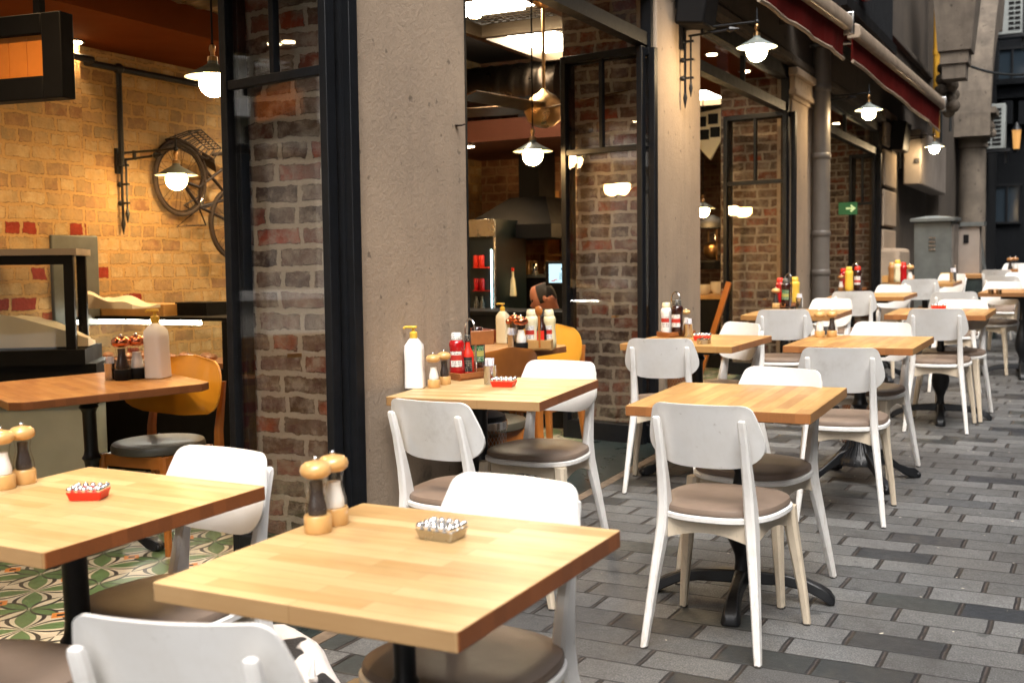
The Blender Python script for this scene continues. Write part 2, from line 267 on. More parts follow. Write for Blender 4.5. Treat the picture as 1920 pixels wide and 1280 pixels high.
def m_print(name, basec, ink, band):
    b = NB(name); v = b.coord(); sp = b.new('ShaderNodeSeparateXYZ'); b.link(v, sp.inputs[0]); z = sp.outputs[2]
    rowz = b.math('FRACT', b.math('MULTIPLY', z, 110)); scr = b.noise(b.coord(scale=(260, 260, 60)), 1, 2, .5)
    txt = b.math('MULTIPLY', b.math('LESS_THAN', rowz, .5), b.math('GREATER_THAN', scr, .5))
    bd = b.math('LESS_THAN', b.math('ABSOLUTE', b.math('SUBTRACT', z, .085)), .012)
    b.base(b.mix(bd, b.mix(b.math('MULTIPLY', txt, .85), basec, ink), band)); b.rough(.4); return b.m
MT['label'] = m_print('printed_white_label', (.74, .72, .68), (.06, .06, .08), (.42, .03, .02)); MT['blacklabel'] = m_print('printed_black_label', (.018, .018, .02), (.30, .27, .2), (.03, .03, .03)); MT['green'] = m_print('printed_green_label', (.015, .12, .04), (.5, .5, .4), (.4, .36, .1))
MT['darksauce'] = mat('dark_brown_sauce', (.028, .008, .006), .12, coat=.6)
MT['traywood'] = mat('oiled_tray_wood', (.30, .105, .03), .4, var=.35, scale=12)
MT['traylight'] = mat('pale_tray_wood', (.55, .30, .10), .4, var=.25, scale=12)
MT['yellowchair'] = mat('honey_plywood', (.74, .35, .03), .3, var=.14, scale=5, coat=.5)
MT['orangewood'] = mat('orange_stained_wood', (.40, .13, .022), .33, var=.25, scale=10, coat=.3)
MT['redchair'] = mat('red_brown_plywood', (.27, .045, .012), .3, var=.15, coat=.4)
MT['darkseat'] = mat('dark_green_cushion', (.05, .045, .03), .5, coat=.1)
MT['cloth'] = mat('cream_cloth', (.74, .66, .52), .85, var=.12, bump=.2, bscale=20)
MT['paper'] = mat('white_paper', (.80, .78, .76), .7)
MT['bluepaper'] = mat('printed_sugar_paper', (.62, .62, .72), .7, var=.6, scale=90, col2=(.85, .83, .80))
MT['mesh'] = m_mesh('diamond_wire_mesh', (.42, .42, .42), 55, .075)
MT['rim'] = mat('steel_rim', (.6, .6, .6), .2, 1)
MT['awning'] = mat('dark_red_canvas', (.085, .005, .003), .85, var=.25, scale=4); MT['awning'].node_tree.nodes['Principled BSDF'].inputs['Specular IOR Level'].default_value = .08
MT['awnbar'] = mat('cream_aluminium', (.36, .28, .205), .4, var=.25, scale=6)
MT['palewall'] = m_plaster('pale_render', (.72, .68, .60), (.45, .42, .37))
MT['galv'] = mat('galvanised_steel', (.13, .14, .135), .5, .35, var=.35, scale=5)
MT['acwhite'] = mat('aged_white_casing', (.26, .28, .27), .5, var=.2, scale=3)
MT['acpale'] = mat('pale_green_grey_panel', (.42, .46, .42), .5, var=.2, scale=3)
MT['boxwhite'] = mat('cream_box_paint', (.27, .23, .195), .5, var=.2, scale=4)
MT['gas'] = mat('yellow_gas_pipe', (.56, .29, .025), .45, var=.15)
MT['pipe'] = mat('grey_painted_pipe', (.13, .115, .10), .45, var=.25, scale=5)
MT['cable'] = mat('black_rubber_cable', (.015, .018, .02), .6)
MT['tile'] = m_tiles(); MT['paver'] = m_pavers()
MT['marble'] = mat('dark_green_marble', (.010, .016, .016), .3, var=.5, scale=9, col2=(.028, .038, .036))
MT['sandstone'] = mat('sandy_kerb_stone', (.17, .125, .085), .85, var=.5, scale=18, bump=.5)
MT['tyre'] = mat('grey_brown_tyre', (.040, .027, .019), .8)
MT['rust'] = mat('rusted_black_steel', (.03, .018, .012), .5, .5, var=.4)
MT['skin'] = mat('warm_skin', (.44, .17, .10), .5)
MT['hair'] = mat('short_dark_hair', (.02, .015, .012), .7)
MT['shirt'] = mat('black_work_shirt', (.012, .012, .014), .8)
MT['screen'] = mat('lit_screen', (.1, .1, .1), .3, emit=(.50, .80, .92), es=.5)
MT['ink'] = mat('dark_screen_print', (.02, .03, .04), .5)
MT['exit'] = mat('lit_exit_green', (.015, .10, .04), .4, emit=(.02, .30, .09), es=.05)
MT['exitarrow'] = mat('lit_exit_arrow', (.35, .42, .2), .4, emit=(.6, .75, .35), es=.3)
MT['farwindow'] = mat('grey_blue_window_pane', (.02, .03, .04), .08, coat=1)
MT['darkfacade'] = m_plaster('near_black_render', (.007, .008, .010), (.003, .004, .005))  # near-black render colours for the far building
MT['lava'] = mat('pale_sauce', (.7, .6, .35), .4)
MT['furwhite'] = mat('white_fur', (.72, .69, .66), .9, bump=.6, bscale=120)
MT['food'] = mat('baked_food', (.42, .16, .05), .6, var=.5, scale=25)
MT['signwood'] = mat('orange_lacquered_boards', (.72, .24, .035), .5, var=.2, scale=6)
MT['fridge'] = mat('dark_fridge_liner', (.008, .014, .016), .3)
# ------------------------------------------------------------------ mesh helpers
class MB:
    def __init__(s): s.v = []; s.f = []; s.mi = []; s.cur = 0
    def add(s, vs, fs):
        o = len(s.v); s.v += [tuple(x) for x in vs]; s.f += [tuple(i+o for i in f) for f in fs]; s.mi += [s.cur]*len(fs); return s
    def box(s, c, d, rz=0, rx=0, ry=0, taper=1):
        m = Matrix.Translation(Vector(c)) @ Matrix.Rotation(rz, 4, 'Z') @ Matrix.Rotation(ry, 4, 'Y') @ Matrix.Rotation(rx, 4, 'X')
        x, y, z = d[0]/2, d[1]/2, d[2]/2; t = taper
        vs = [m @ Vector(p) for p in ((-x*t, -y*t, -z), (x*t, -y*t, -z), (x*t, y*t, -z), (-x*t, y*t, -z), (-x, -y, z), (x, -y, z), (x, y, z), (-x, y, z))]
        return s.add(vs, [(0, 3, 2, 1), (4, 5, 6, 7), (0, 1, 5, 4), (1, 2, 6, 5), (2, 3, 7, 6), (3, 0, 4, 7)])
    def bb(s, a, b): return s.box(((a[0]+b[0])/2, (a[1]+b[1])/2, (a[2]+b[2])/2), (abs(b[0]-a[0]), abs(b[1]-a[1]), abs(b[2]-a[2])))
    def loft(s, rings, cap=True, closed=True):
        n = len(rings[0]); o = len(s.v); fs = []
        for i in range(len(rings)-1):
            for j in range(n if closed else n-1):
                a, b = i*n+j, i*n+(j+1) % n; fs.append((a, b, b+n, a+n))
        if cap and closed: fs.append(tuple(range(n-1, -1, -1))); fs.append(tuple(range((len(rings)-1)*n, len(rings)*n)))
        return s.add([p for r in rings for p in r], fs)
    def lathe(s, prof, c=(0, 0, 0), seg=20, cap=True):
        return s.loft([[(c[0]+r*cos(2*pi*k/seg), c[1]+r*sin(2*pi*k/seg), c[2]+z) for k in range(seg)] for r, z in prof], cap)
    def tube(s, pts, r, seg=8, closed=False):
        pts = [Vector(p) for p in pts]; rings = []; n = len(pts); rr = r if isinstance(r, (list, tuple)) else [r]*n; up = None
        for i, p in enumerate(pts):
            a = pts[i-1] if (i > 0 or closed) else p; b = pts[(i+1) % n] if (i < n-1 or closed) else p
            t = (b-a).normalized()
            if up is None: up = Vector((0, 0, 1)) if abs(t.z) < .9 else Vector((1, 0, 0))
            x = t.cross(up).normalized(); y = x.cross(t).normalized(); up = y
            rings.append([p + (x*cos(2*pi*k/seg)+y*sin(2*pi*k/seg))*rr[i] for k in range(seg)])
        if closed: rings.append(rings[0]); return s.loft(rings, False)
        return s.loft(rings)
    def post(s, pts, sizes, ch=.22):
        rings = []
        for (x, y, z), (a, b) in zip(pts, sizes):
            a, b = a/2, b/2; c = min(a, b)*ch*2
            rings.append([(x+dx, y+dy, z) for dx, dy in ((a-c, -b), (a, -b+c), (a, b-c), (a-c, b), (-a+c, b), (-a, b-c), (-a, -b+c), (-a+c, -b))])
        return s.loft(rings)
    def prism(s, outline, z0, z1):
        return s.loft([[(x, y, z0) for x, y in outline], [(x, y, z1) for x, y in outline]])
    def sphere(s, c, r, seg=16, rings=10, sc=(1, 1, 1)):
        return s.loft([[(c[0]+r*sc[0]*sin(pi*i/rings)*cos(2*pi*k/seg), c[1]+r*sc[1]*sin(pi*i/rings)*sin(2*pi*k/seg), c[2]-r*sc[2]*cos(pi*i/rings)) for k in range(seg)] for i in [.02]+list(range(1, rings))+[rings-.02]])
    def build(s, name, m, parent=None, smooth=True, bevel=0, M=None, kind=None, label=None, ang=38):
        me = bpy.data.meshes.new(name)
        v = s.v if M is None else [tuple(M @ Vector(p)) for p in s.v]
        me.from_pydata(v, [], s.f)
        for x in (m if isinstance(m, (list, tuple)) else [m]): me.materials.append(MT[x] if isinstance(x, str) else x)
        me.polygons.foreach_set('material_index', s.mi)
        if smooth:
            me.polygons.foreach_set('use_smooth', [True]*len(me.polygons)); me.update()
            try: me.set_sharp_from_angle(angle=R(ang))
            except Exception: pass
        o = bpy.data.objects.new(name, me); C.objects.link(o)
        if parent: o.parent = parent
        if bevel:
            bm = o.modifiers.new('bevel', 'BEVEL'); bm.width = bevel; bm.segments = 2; bm.limit_method = 'ANGLE'; bm.angle_limit = R(40); bm.harden_normals = False
        if kind: o['kind'] = kind
        if label: o['label'] = label
        return o
def tag(o, label, cat, group=None, kind=None):
    o['label'] = label; o['category'] = cat
    if group: o['group'] = group
    if kind: o['kind'] = kind
    return o
def thing(name, label, cat, loc=(0, 0, 0), rz=0, group=None, ground=False):
    o = bpy.data.objects.new(name, None); C.objects.link(o); o.empty_display_size = .1
    m = Matrix.Translation(Vector(loc)) @ Matrix.Rotation(rz, 4, 'Z')
    o.matrix_world = (M4 @ m) if ground else m
    return tag(o, label, cat, group)
def copy_tree(src, parent=None):
    c = src.copy(); C.objects.link(c)
    if parent: c.parent = parent; c.matrix_parent_inverse = src.matrix_parent_inverse.copy()
    for ch in list(src.children): copy_tree(ch, c)
    return c
def dup(src, label, loc, rz=0, group=None, ground=False):
    c = copy_tree(src); c['label'] = label
    if group: c['group'] = group
    m = Matrix.Translation(Vector(loc)) @ Matrix.Rotation(rz, 4, 'Z'); c.matrix_world = (M4 @ m) if ground else m
    return c
def rrect(a, b, r, n=5):
    out = []
    for cx, cy, a0 in ((a-r, b-r, 0), (-a+r, b-r, 90), (-a+r, -b+r, 180), (a-r, -b+r, 270)):
        for k in range(n+1): t = R(a0+90*k/n); out.append((cx+r*cos(t), cy+r*sin(t)))
    return out
# ================================================================== THE SETTING
g = MB(); g.add([(-2.36, -30, 0), (60, -30, 0), (60, 220, 0), (-2.36, 220, 0)], [(0, 1, 2, 3)]); g.build('pavement', 'paver', M=M4, kind='structure', smooth=False)
g = MB(); g.add([(-9, -3, 0), (-2.9, -3, 0), (-2.9, 17, 0), (-9, 17, 0)], [(0, 1, 2, 3)]); g.build('tiled_floor', 'tile', M=M4, kind='structure', smooth=False)
g = MB(); g.bb((-2.9, -3, -.1), (-2.36, 17, .006)); g.build('threshold', 'marble', M=M4, kind='structure')
g = MB(); g.bb((-2.36, -3, -.1), (-2.30, 17, .003)); g.build('kerb', 'sandstone', M=M4, kind='structure')
# ------------------------------------------------------------------ the cafe building
B = thing('cafe_building', 'beige plastered cafe front with black framed openings, brick piers and lamp lit room', 'building', (0, 0, 0))
XF = -2.50; ZT = 2.775
PIL = [(3.57, 4.42), (6.88, 7.78), (10.48, 11.37), (15.3, 20.6)]
for i, (a, b) in enumerate(PIL):
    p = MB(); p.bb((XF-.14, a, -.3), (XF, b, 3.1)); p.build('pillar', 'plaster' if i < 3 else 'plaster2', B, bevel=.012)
    q = MB(); q.bb((-3.20, a+.10, -.3), (XF-.143, b-.08, 3.25)); q.build('brick_pier', 'pier', B, smooth=False)
fw = MB(); fw.bb((-3.1, -2, 3.145), (XF+.01, 20.6, 9.0)); fw.build('upper_wall', 'plaster2', B)
# moulded band, capitals and wall courses
cb = MB(); cb.bb((XF-.01, 6.0, 3.15), (XF+.05, 20.6, 3.22)); cb.bb((XF-.01, 10, 3.65), (XF+.06, 20.6, 3.72)); cb.bb((XF-.01, 10, 4.3), (XF+.08, 20.6, 4.37)); cb.build('wall_moulding', 'plaster2', B, bevel=.01)
for a, b in PIL[2:3]:
    c = MB()
    for k, (e, z0, z1) in enumerate(((.02, 2.84, 2.88), (.05, 2.88, 2.93), (.035, 2.93, 3.05), (.07, 3.05, 3.12))): c.bb((XF-.02, a-e, z0), (XF+e, b+e, z1))
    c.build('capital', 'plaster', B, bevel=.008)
q = MB()
for k in range(6): q.bb((XF+.004, 15.32, .25+k*.52), (XF+.05, 16.3, .25+k*.52+.48))
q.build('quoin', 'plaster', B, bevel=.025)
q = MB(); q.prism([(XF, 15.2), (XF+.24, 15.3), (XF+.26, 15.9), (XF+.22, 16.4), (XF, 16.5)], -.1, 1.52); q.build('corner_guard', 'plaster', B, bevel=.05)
q = bX(855, 236, XF); m = MB(); m.tube([(XF, q.y, q.z), (XF+.03, q.y, q.z), (XF+.032, q.y+.02, q.z+.006)], .004, 6); m.lathe([(.012, 0), (.012, .003)], (XF+.004, q.y, q.z), 8); m.build('wall_hook', 'rust', B)
# transom bars, upper lights and jambs for each bay
BAYS = [(-2.0, 3.57), (4.42, 6.88), (7.78, 10.48), (11.37, 15.3)]
for i, (a, b) in enumerate(BAYS):
    fr = MB()
    fr.bb((XF-.12, a, ZT-.045), (XF-.04, b, ZT+.035)); fr.bb((XF-.12, a, 3.03), (XF-.03, b, 3.14))
    for y in (a+.025, b-.028): fr.bb((XF-.09, y-.02, .05), (XF-.02, y+.02, 3.03))
    for y in ([(a+b)/2] if i else [0, 1.7]): fr.bb((XF-.1, y-.012, ZT+.036), (XF-.06, y+.012, 3.029))
    t = fr.build('transom_window', 'frame', B)
    pn = MB(); pn.bb((XF-.085, a+.05, ZT+.035), (XF-.079, b-.05, 3.029)); pn.build('pane', 'glass', t)
def leaf(hx, hy, ang, wd, z0, z1, rail=None, front=True, name='folding_door'):
    fr = MB(); t = .045; s = .04
    m = Matrix.Translation((hx, hy, 0)) @ Matrix.Rotation(ang, 4, 'Z')
    fr.bb((0, -t/2, z0), (s, t/2, z1)); fr.bb((wd-s, -t/2, z0), (wd, t/2, z1))
    fr.bb((s, -t/2, z1-.045), (wd-s, t/2, z1)); fr.bb((s, -t/2, z0), (wd-s, t/2, z0+.12))
    if rail:
        fr.bb((s, -.017, rail-.018), (wd-s, .017, rail+.018)); fr.bb((wd/2-.014, -.016, rail+.018), (wd/2+.014, .016, z1-.045))
    # beaded hinge strip and rounded profile along the stiles
    for x in (.012, wd-.012): fr.tube([(x, -t/2-.004, z0), (x, -t/2-.004, z1)], .006, 6)
    o = fr.build(name, 'frame', B, M=m, bevel=.003)
    p = MB(); p.bb((s, -.003, z0+.12), (wd-s, .003, z1-.045)); p.build('pane', 'glass', o, M=m, smooth=False)
    return o
def leaf_px(pxh, pxf, yh, deg, z0, rail, name='folding_door'):
    hx = bY(pxh, 500, yh).x; wd = .3
    while wd < 1.2:
        e = Vector((hx-wd*cos(R(deg)), yh+wd*sin(R(deg)), 1.4)); d = e-CAM; px = 960+FPX*d.dot(r_)/d.dot(f_)
        if px <= pxf: break
        wd += .004
    return leaf(hx, yh, R(180-deg), wd, z0, 2.715, rail, name=name), hx, wd
for (pxh, pxf, yh, z0) in ((628, 430, 3.47, .14), (1208, 1057, 6.75, .2), (1476, 1358, 10.27, .3), (1640, 1592, 14.9, .42)):
    o, hx, wd = leaf_px(pxh, pxf, yh, 11, z0, 2.09)
    h = MB(); h.box((hx-.2, yh-.0, 1.02), (.03, .05, .014)); h.build('handle', 'brass', o)
    leaf(hx+.06, yh+.065, R(180-9), wd+.035, z0, 2.71)
leaf(XF-.12, 11.75, R(180-75), .6, .3, 2.715, 2.12)
# inside: walls, ceilings, soffits
p = MB(); p.bb((-5.72, 4.98, 0), (-5.6, 17, 3.4)); p.build('brick_wall', 'bikewall', B, smooth=False)
p = MB(); p.bb((-5.75, 4.02, 0), (-5.5, 4.98, 3.4)); p.bb((-5.75, -3, 0), (-5.5, .2, 3.4)); p.bb((-5.75, .2, 0), (-5.5, 4.02, .9)); p.bb((-5.75, .2, 2.75), (-5.5, 4.02, 3.4)); p.build('brick_wall', 'bikewall', B, smooth=False)
p = MB()
for y in (.2, 1.15, 2.1, 3.05, 3.97): p.bb((-5.66, y, .9), (-5.60, y+.05, 2.75))
p.bb((-5.655, .25, 2.1), (-5.605, 3.97, 2.14)); p.build('side_window', 'frame', B)
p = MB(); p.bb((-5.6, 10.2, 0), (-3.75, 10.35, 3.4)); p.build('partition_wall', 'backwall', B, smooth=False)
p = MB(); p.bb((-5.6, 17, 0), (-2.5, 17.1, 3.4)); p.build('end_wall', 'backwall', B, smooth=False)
p = MB(); p.bb((-7, -3.1, 0), (-2.5, -3, 3.4)); p.build('side_wall', 'orange', B, smooth=False)
p = MB(); p.bb((-6.2, -3, 3.4), (-2.5, 17, 3.5)); p.build('ceiling', 'darkceil', B, smooth=False)
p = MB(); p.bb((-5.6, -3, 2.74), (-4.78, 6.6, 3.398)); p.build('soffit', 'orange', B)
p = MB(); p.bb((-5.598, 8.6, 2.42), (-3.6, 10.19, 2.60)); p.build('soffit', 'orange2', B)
p = MB(); p.bb((-3.5, 8.0, 3.08), (-2.66, 14.5, 3.13)); p.build('soffit', 'orange', B)
# coffered ceiling frame with mesh and lit panels
fr = MB()
for y in (4.6, 5.8, 7.0, 8.2, 9.4, 10.6, 11.8, 13.0): fr.bb((-4.5, y-.035, 3.2), (-2.6, y+.035, 3.3))
for x in (-4.5, -3.55, -2.65): fr.bb((x-.035, 4.3, 3.2), (x+.035, 14, 3.299))
fr.build('ceiling_frame', 'grille', B)
k = MB()
for y in [4.7+.07*i for i in range(120)]: k.bb((-4.45, y, 3.305), (-2.7, y+.012, 3.315))
for x in [-4.4+.07*i for i in range(25)]: k.bb((x, 4.6, 3.318), (x+.012, 13, 3.328))
k.build('ceiling_mesh', 'grille', B, smooth=False)
pc = [bZ(1010, 84, 3.27), bZ(950, -8, 3.27), bZ(872, 8, 3.27)]
for (x, y) in [(p_.x, p_.y) for p_ in pc]+[(-3.1, 12.0), (-4.05, 12.6)]:
    k = MB(); k.bb((x-.30, y-.38, 3.27), (x+.30, y+.38, 3.30)); k.build('ceiling_light_panel', 'panel', B)
def downlight(p, r=.045, watt=14):
    f = MB(); f.lathe([(r*1.35, 0), (r*1.35, -.012), (r, -.012)], p, 16); o = f.build('downlight', 'steel', B)
    d = MB(); d.lathe([(r*.95, -.0125), (r*.9, -.016)], p, 14); d.build('bulb', 'spot', o)
    L = bpy.data.lights.new('downlight_beam', 'SPOT'); L.energy = watt; L.color = (1, .64, .31); L.spot_size = R(105); L.spot_blend = .6; L.shadow_soft_size = .04
    lo = bpy.data.objects.new('downlight_beam', L); C.objects.link(lo); lo.parent = o; lo.location = Vector(p)-Vector((0, 0, .03))
for px, py, z in ((140, 76, 2.74), (905, 268, 2.45), (1335, 100, 3.08), (1397, 132, 3.08), (1568, 230, 3.08)): downlight(bZ(px, py, z))
for x, y, w_ in ((-5.05, 6.2, 22), (-5.0, 3.9, 26), (-5.05, 2.2, 20)): downlight(Vector((x, y, 2.74)), watt=w_)  # unseen soffit downlights, added to brighten the counter and brick wall
# pier downlights read off the lit brick; table, sign and kitchen ones added
for a, b in PIL[:3]: downlight(Vector((-2.95, a-.45, 3.195)), watt=10)
downlight(Vector((-3.75, 3.0, 3.195)), watt=30); downlight(Vector((-3.15, 2.25, 3.195)), watt=60)  # unseen lamps added to brighten the indoor table and hanging sign
for x, y in ((-4.1, 7.4), (-4.95, 8.8)): downlight(Vector((x, y, 3.195 if y < 8 else 2.42)), watt=8 if y < 8 else 4)  # unseen kitchen lamps added to light the counter and jars
# spiral duct
dk = MB(); rr = []
for i in range(150):
    rr.append((.20+.008*(1 if i % 5 == 0 else 0), i*.03))
dk.lathe(rr, (0, 0, 0), 20); dk.build('air_duct', 'duct', B, M=Matrix.Translation((-4.42, 1.6, 3.0)) @ Matrix.Rotation(R(-90), 4, 'X'))
p_ = bY(1060, 165, 9.6); dk = MB(); dk.lathe([(a_*1.3, b_) for a_, b_ in rr[:90]], (0, 0, 0), 20); dk.build('air_duct', 'duct', B, M=Matrix.Translation(p_) @ Matrix.Rotation(R(-90), 4, 'Y'))
# iron rail and drop pipe on the brick wall
a = bX(20, 75, -5.45); b_ = bX(430, 175, -5.54)
rp = MB(); z = 2.63
rp.tube([(-5.44, 3.0, z), (-5.44, 5.02, z), (-5.54, 5.06, z), (-5.54, 8.5, z)], .022, 8)
q = bX(228, 300, -5.54); rp.tube([(-5.54, q.y, z), (-5.54, q.y, 2.02)], .018, 8); rp.sphere((-5.54, q.y, z), .035)
rp.build('iron_rail', 'iron', B)

# ================================================================== CHAIRS
def make_chair():
    t = thing('dining_chair', 'x', 'chair')
    def outline(sc=1.0, dy=0):
        out = []
        for k in range(48):
            th = 2*pi*k/48; c, s = cos(th), sin(th); e = 2/2.7
            x = .208*abs(c)**e*(1 if c > 0 else -1)*sc; y = .20*abs(s)**e*(1 if s > 0 else -1)*sc
            x *= 1.0 + .09*(y/.2); out.append((x, y+.01+dy))
        return out
    sb = MB(); o1 = outline(1); o2 = outline(.975)
    sb.loft([[(x, y, .424) for x, y in o2], [(x, y, .428) for x, y in o1], [(x, y, .441) for x, y in o1], [(x, y, .445) for x, y in o2]]); sb.build('seat_board', 'white', t)
    pd = MB(); rings = []
    for sc, z in ((.95, .4455), (.972, .450), (.972, .458), (.955, .466), (.90, .472), (.75, .476), (.5, .4775), (.2, .478), (.02, .478)): rings.append([(x, y, z - .006*(1 if sc < .6 else 0)*(1-sc)) for x, y in outline(sc)])
    pd.loft(rings); pd.build('seat_pad', 'leather', t)
    # rails: arched lower edge
    def rail(p0, p1, th):
        m = MB(); p0 = Vector(p0); p1 = Vector(p1); d = (p1-p0); n = Vector((-d.y, d.x, 0)).normalized()*th/2; N = 10; top = []; 
        rings = []
        for i in range(N+1):
            u = i/N; c = p0+d*u; h = .065-.026*sin(pi*u)
            rings.append([c+n+Vector((0, 0, .4235)), c-n+Vector((0, 0, .4235)), c-n+Vector((0, 0, .4235-h)), c+n+Vector((0, 0, .4235-h))])
        m.loft(rings); return m
    rl = MB()
    for a, b in (((-.135, -.145), (.135, -.145)), ((-.155, .145), (.155, .145)), ((-.15, -.13), (-.172, .13)), ((.15, -.13), (.172, .13))):
        r = rail((*a, 0), (*b, 0), .018); rl.add(r.v, r.f)
    rl.build('seat_rail', 'cream', t)
    for sx in (-1, 1):
        m = MB(); m.post([(sx*.225, .205, 0), (sx*.213, .195, .12), (sx*.182, .165, .36), (sx*.178, .160, .424)], [(.024, .026), (.029, .031), (.043, .045), (.044, .046)]); m.build('leg', 'cream', t)
        m = MB(); m.post([(sx*.192, -.235, 0), (sx*.187, -.225, .05), (sx*.168, -.185, .24), (sx*.150, -.150, .40), (sx*.1455, -.148, .47), (sx*.1435, -.165, .56), (sx*.142, -.195, .68), (sx*.1415, -.218, .755), (sx*.1415, -.221, .765), (sx*.1415, -.222, .769)],
                                  [(.021, .026), (.023, .030), (.028, .042), (.034, .058), (.034, .057), (.032, .042), (.027, .028), (.026, .024), (.022, .019), (.012, .010)]); m.build('leg', 'white', t)
    pr = [(.545, .05), (.547, .085), (.552, .112), (.562, .139), (.577, .160), (.595, .176), (.615, .187), (.635, .1925), (.66, .193), (.69, .189), (.72, .183), (.75, .176), (.775, .170), (.79, .165), (.80, .157), (.807, .147), (.8105, .135)]
    N = 22; th = .0095; F = []; K = []
    for z, hw in pr:
        z = .8105-(.8105-z)*.80; yb = -.150-.075*(z-.55)/.26; rf = []; rk = []
        for i in range(N+1):
            x = -hw+2*hw*i/N; y = yb+.034*(x/.19)**2; rf.append((x, y+.013, z)); rk.append((x, y+.013-th, z))
        F.append(rf); K.append(rk)
    bk = MB(); n = N+1; R_ = len(pr); vs = [p for r in F for p in r]+[p for r in K for p in r]; o = n*R_; fs = []
    for i in range(R_-1):
        for j in range(N):
            a = i*n+j; fs.append((a, a+n, a+n+1, a+1)); fs.append((o+a, o+a+1, o+a+n+1, o+a+n))
        a = i*n; fs.append((a, o+a, o+a+n, a+n)); a = i*n+N; fs.append((a, a+n, o+a+n, o+a))
    for j in range(N):
        fs.append((j, j+1, o+j+1, o+j)); a = (R_-1)*n+j; fs.append((a, o+a, o+a+1, a+1))
    bk.add(vs, fs); bk.build('backrest', 'white', t, bevel=.002)
    return t
chair0 = make_chair(); used = [False]
CH = 'white plywood chairs set round the pavement tables'
def put_chair(l, r, label, far=False, extra=0):
    a = gZ(*l, .808); b = gZ(*r, .808); v = (b-a); c = (a+b)/2
    ang = math.atan2(v.y, v.x)+extra
    if far: ang += pi
    off = Vector((cos(ang+pi/2), sin(ang+pi/2), 0))*.195
    p = c+off; p.z = 0
    if not used[0]:
        used[0] = True; chair0['label'] = label; chair0['group'] = CH
        chair0.matrix_world = M4 @ Matrix.Translation(p) @ Matrix.Rotation(ang, 4, 'Z'); return chair0
    return dup(chair0, label, p, ang, CH, True)
chairs = [
 ((128, 1150), (515, 1172), 'largest white chair at the bottom edge, seen from behind and cut off', False),
 ((845, 884), (1096, 912), 'white chair with its bright backrest just beyond the nearest pale table', True),
 ((332, 834), (508, 853), 'white chair at the far end of the table with the red crystal tray at left', True),
 ((727, 746), (882, 757), 'white chair with its back turned, against the plaster pillar under the white pump bottle', False),
 ((986, 675), (1121, 680), 'white chair with full brown seat at the far side of the pillar table', True),
 ((1229, 754), (1402, 763), 'white chair in the middle seen whole from behind with a scuffed back', False),
 ((1391, 686), (1550, 697), 'white chair facing us with dark brown seat behind the bare table', True),
 ((1182, 635), (1293, 635), 'white chair with smudged back beside the black folding door, left of the second wall table', False),
 ((1351, 602), (1438, 610), 'white chair facing us beyond the second wall table with the red and steel ashtrays', True),
 ((1503, 652), (1648, 653), 'white chair seen from behind in front of the table with two mills', False),
 ((1598, 603), (1716, 607), 'white chair facing us beyond the table with two mills', True),
 ((1424, 581), (1514, 580), 'grey-white chair seen from behind at the third wall table before the narrow pillar', False),
 ((1521, 559), (1602, 561), 'white chair facing us beyond the third wall table near the downpipe', True),
 ((1706, 579), (1806, 579), 'white chair seen from behind before the table with the red tray tips', False),
 ((1757, 562), (1856, 563), 'bright white chair facing us over the right-hand table with the red tray tips', True),
 ((1566, 547), (1634, 546), 'grey-white chair seen from behind under the wire handled caddy by the fourth opening', False),
 ((1645, 534), (1710, 535), 'white chair facing us beyond the fourth wall table below the corner quoins', True),
 ((1752, 548), (1828, 547), 'white chair seen from behind just in front of the table with two small brass pots', False),
 ((1841, 528), (1925, 529), 'bright white chair facing us beyond the table with two small brass pots', True),
 ((1694, 524), (1756, 523), 'white chair seen from behind in front of the utility cabinet', False),
 ((1760, 513), (1815, 514), 'white chair facing us beside the utility cabinet, left of the dark green draped table', True),
 ((1850, 518), (1905, 518), 'small distant white chair seen from behind at the right edge, nearer of the far pair', False),
 ((1890, 511), (1945, 511), 'small distant white chair cut by the right edge behind the far pair of mills', True),
 ((1848, 506), (1888, 506), 'small distant grey-white chair beside the dark green draped table', False),
 ((1884, 494), (1930, 494), 'furthest small white chair at the right edge behind the mills', True),
]
for l, r, lab, far in chairs: put_chair(l, r, lab, far)
# the seat corner of the chair at the left table, bottom left
put_seat = gZ(-30, 1262, .47)
put_chair((-190, 1110), (28, 1140), 'white chair cut off at bottom left, just its brown seat in view', False).matrix_world = M4 @ Matrix.Translation((put_seat.x, put_seat.y, 0)) @ Matrix.Rotation(R(6), 4, 'Z')

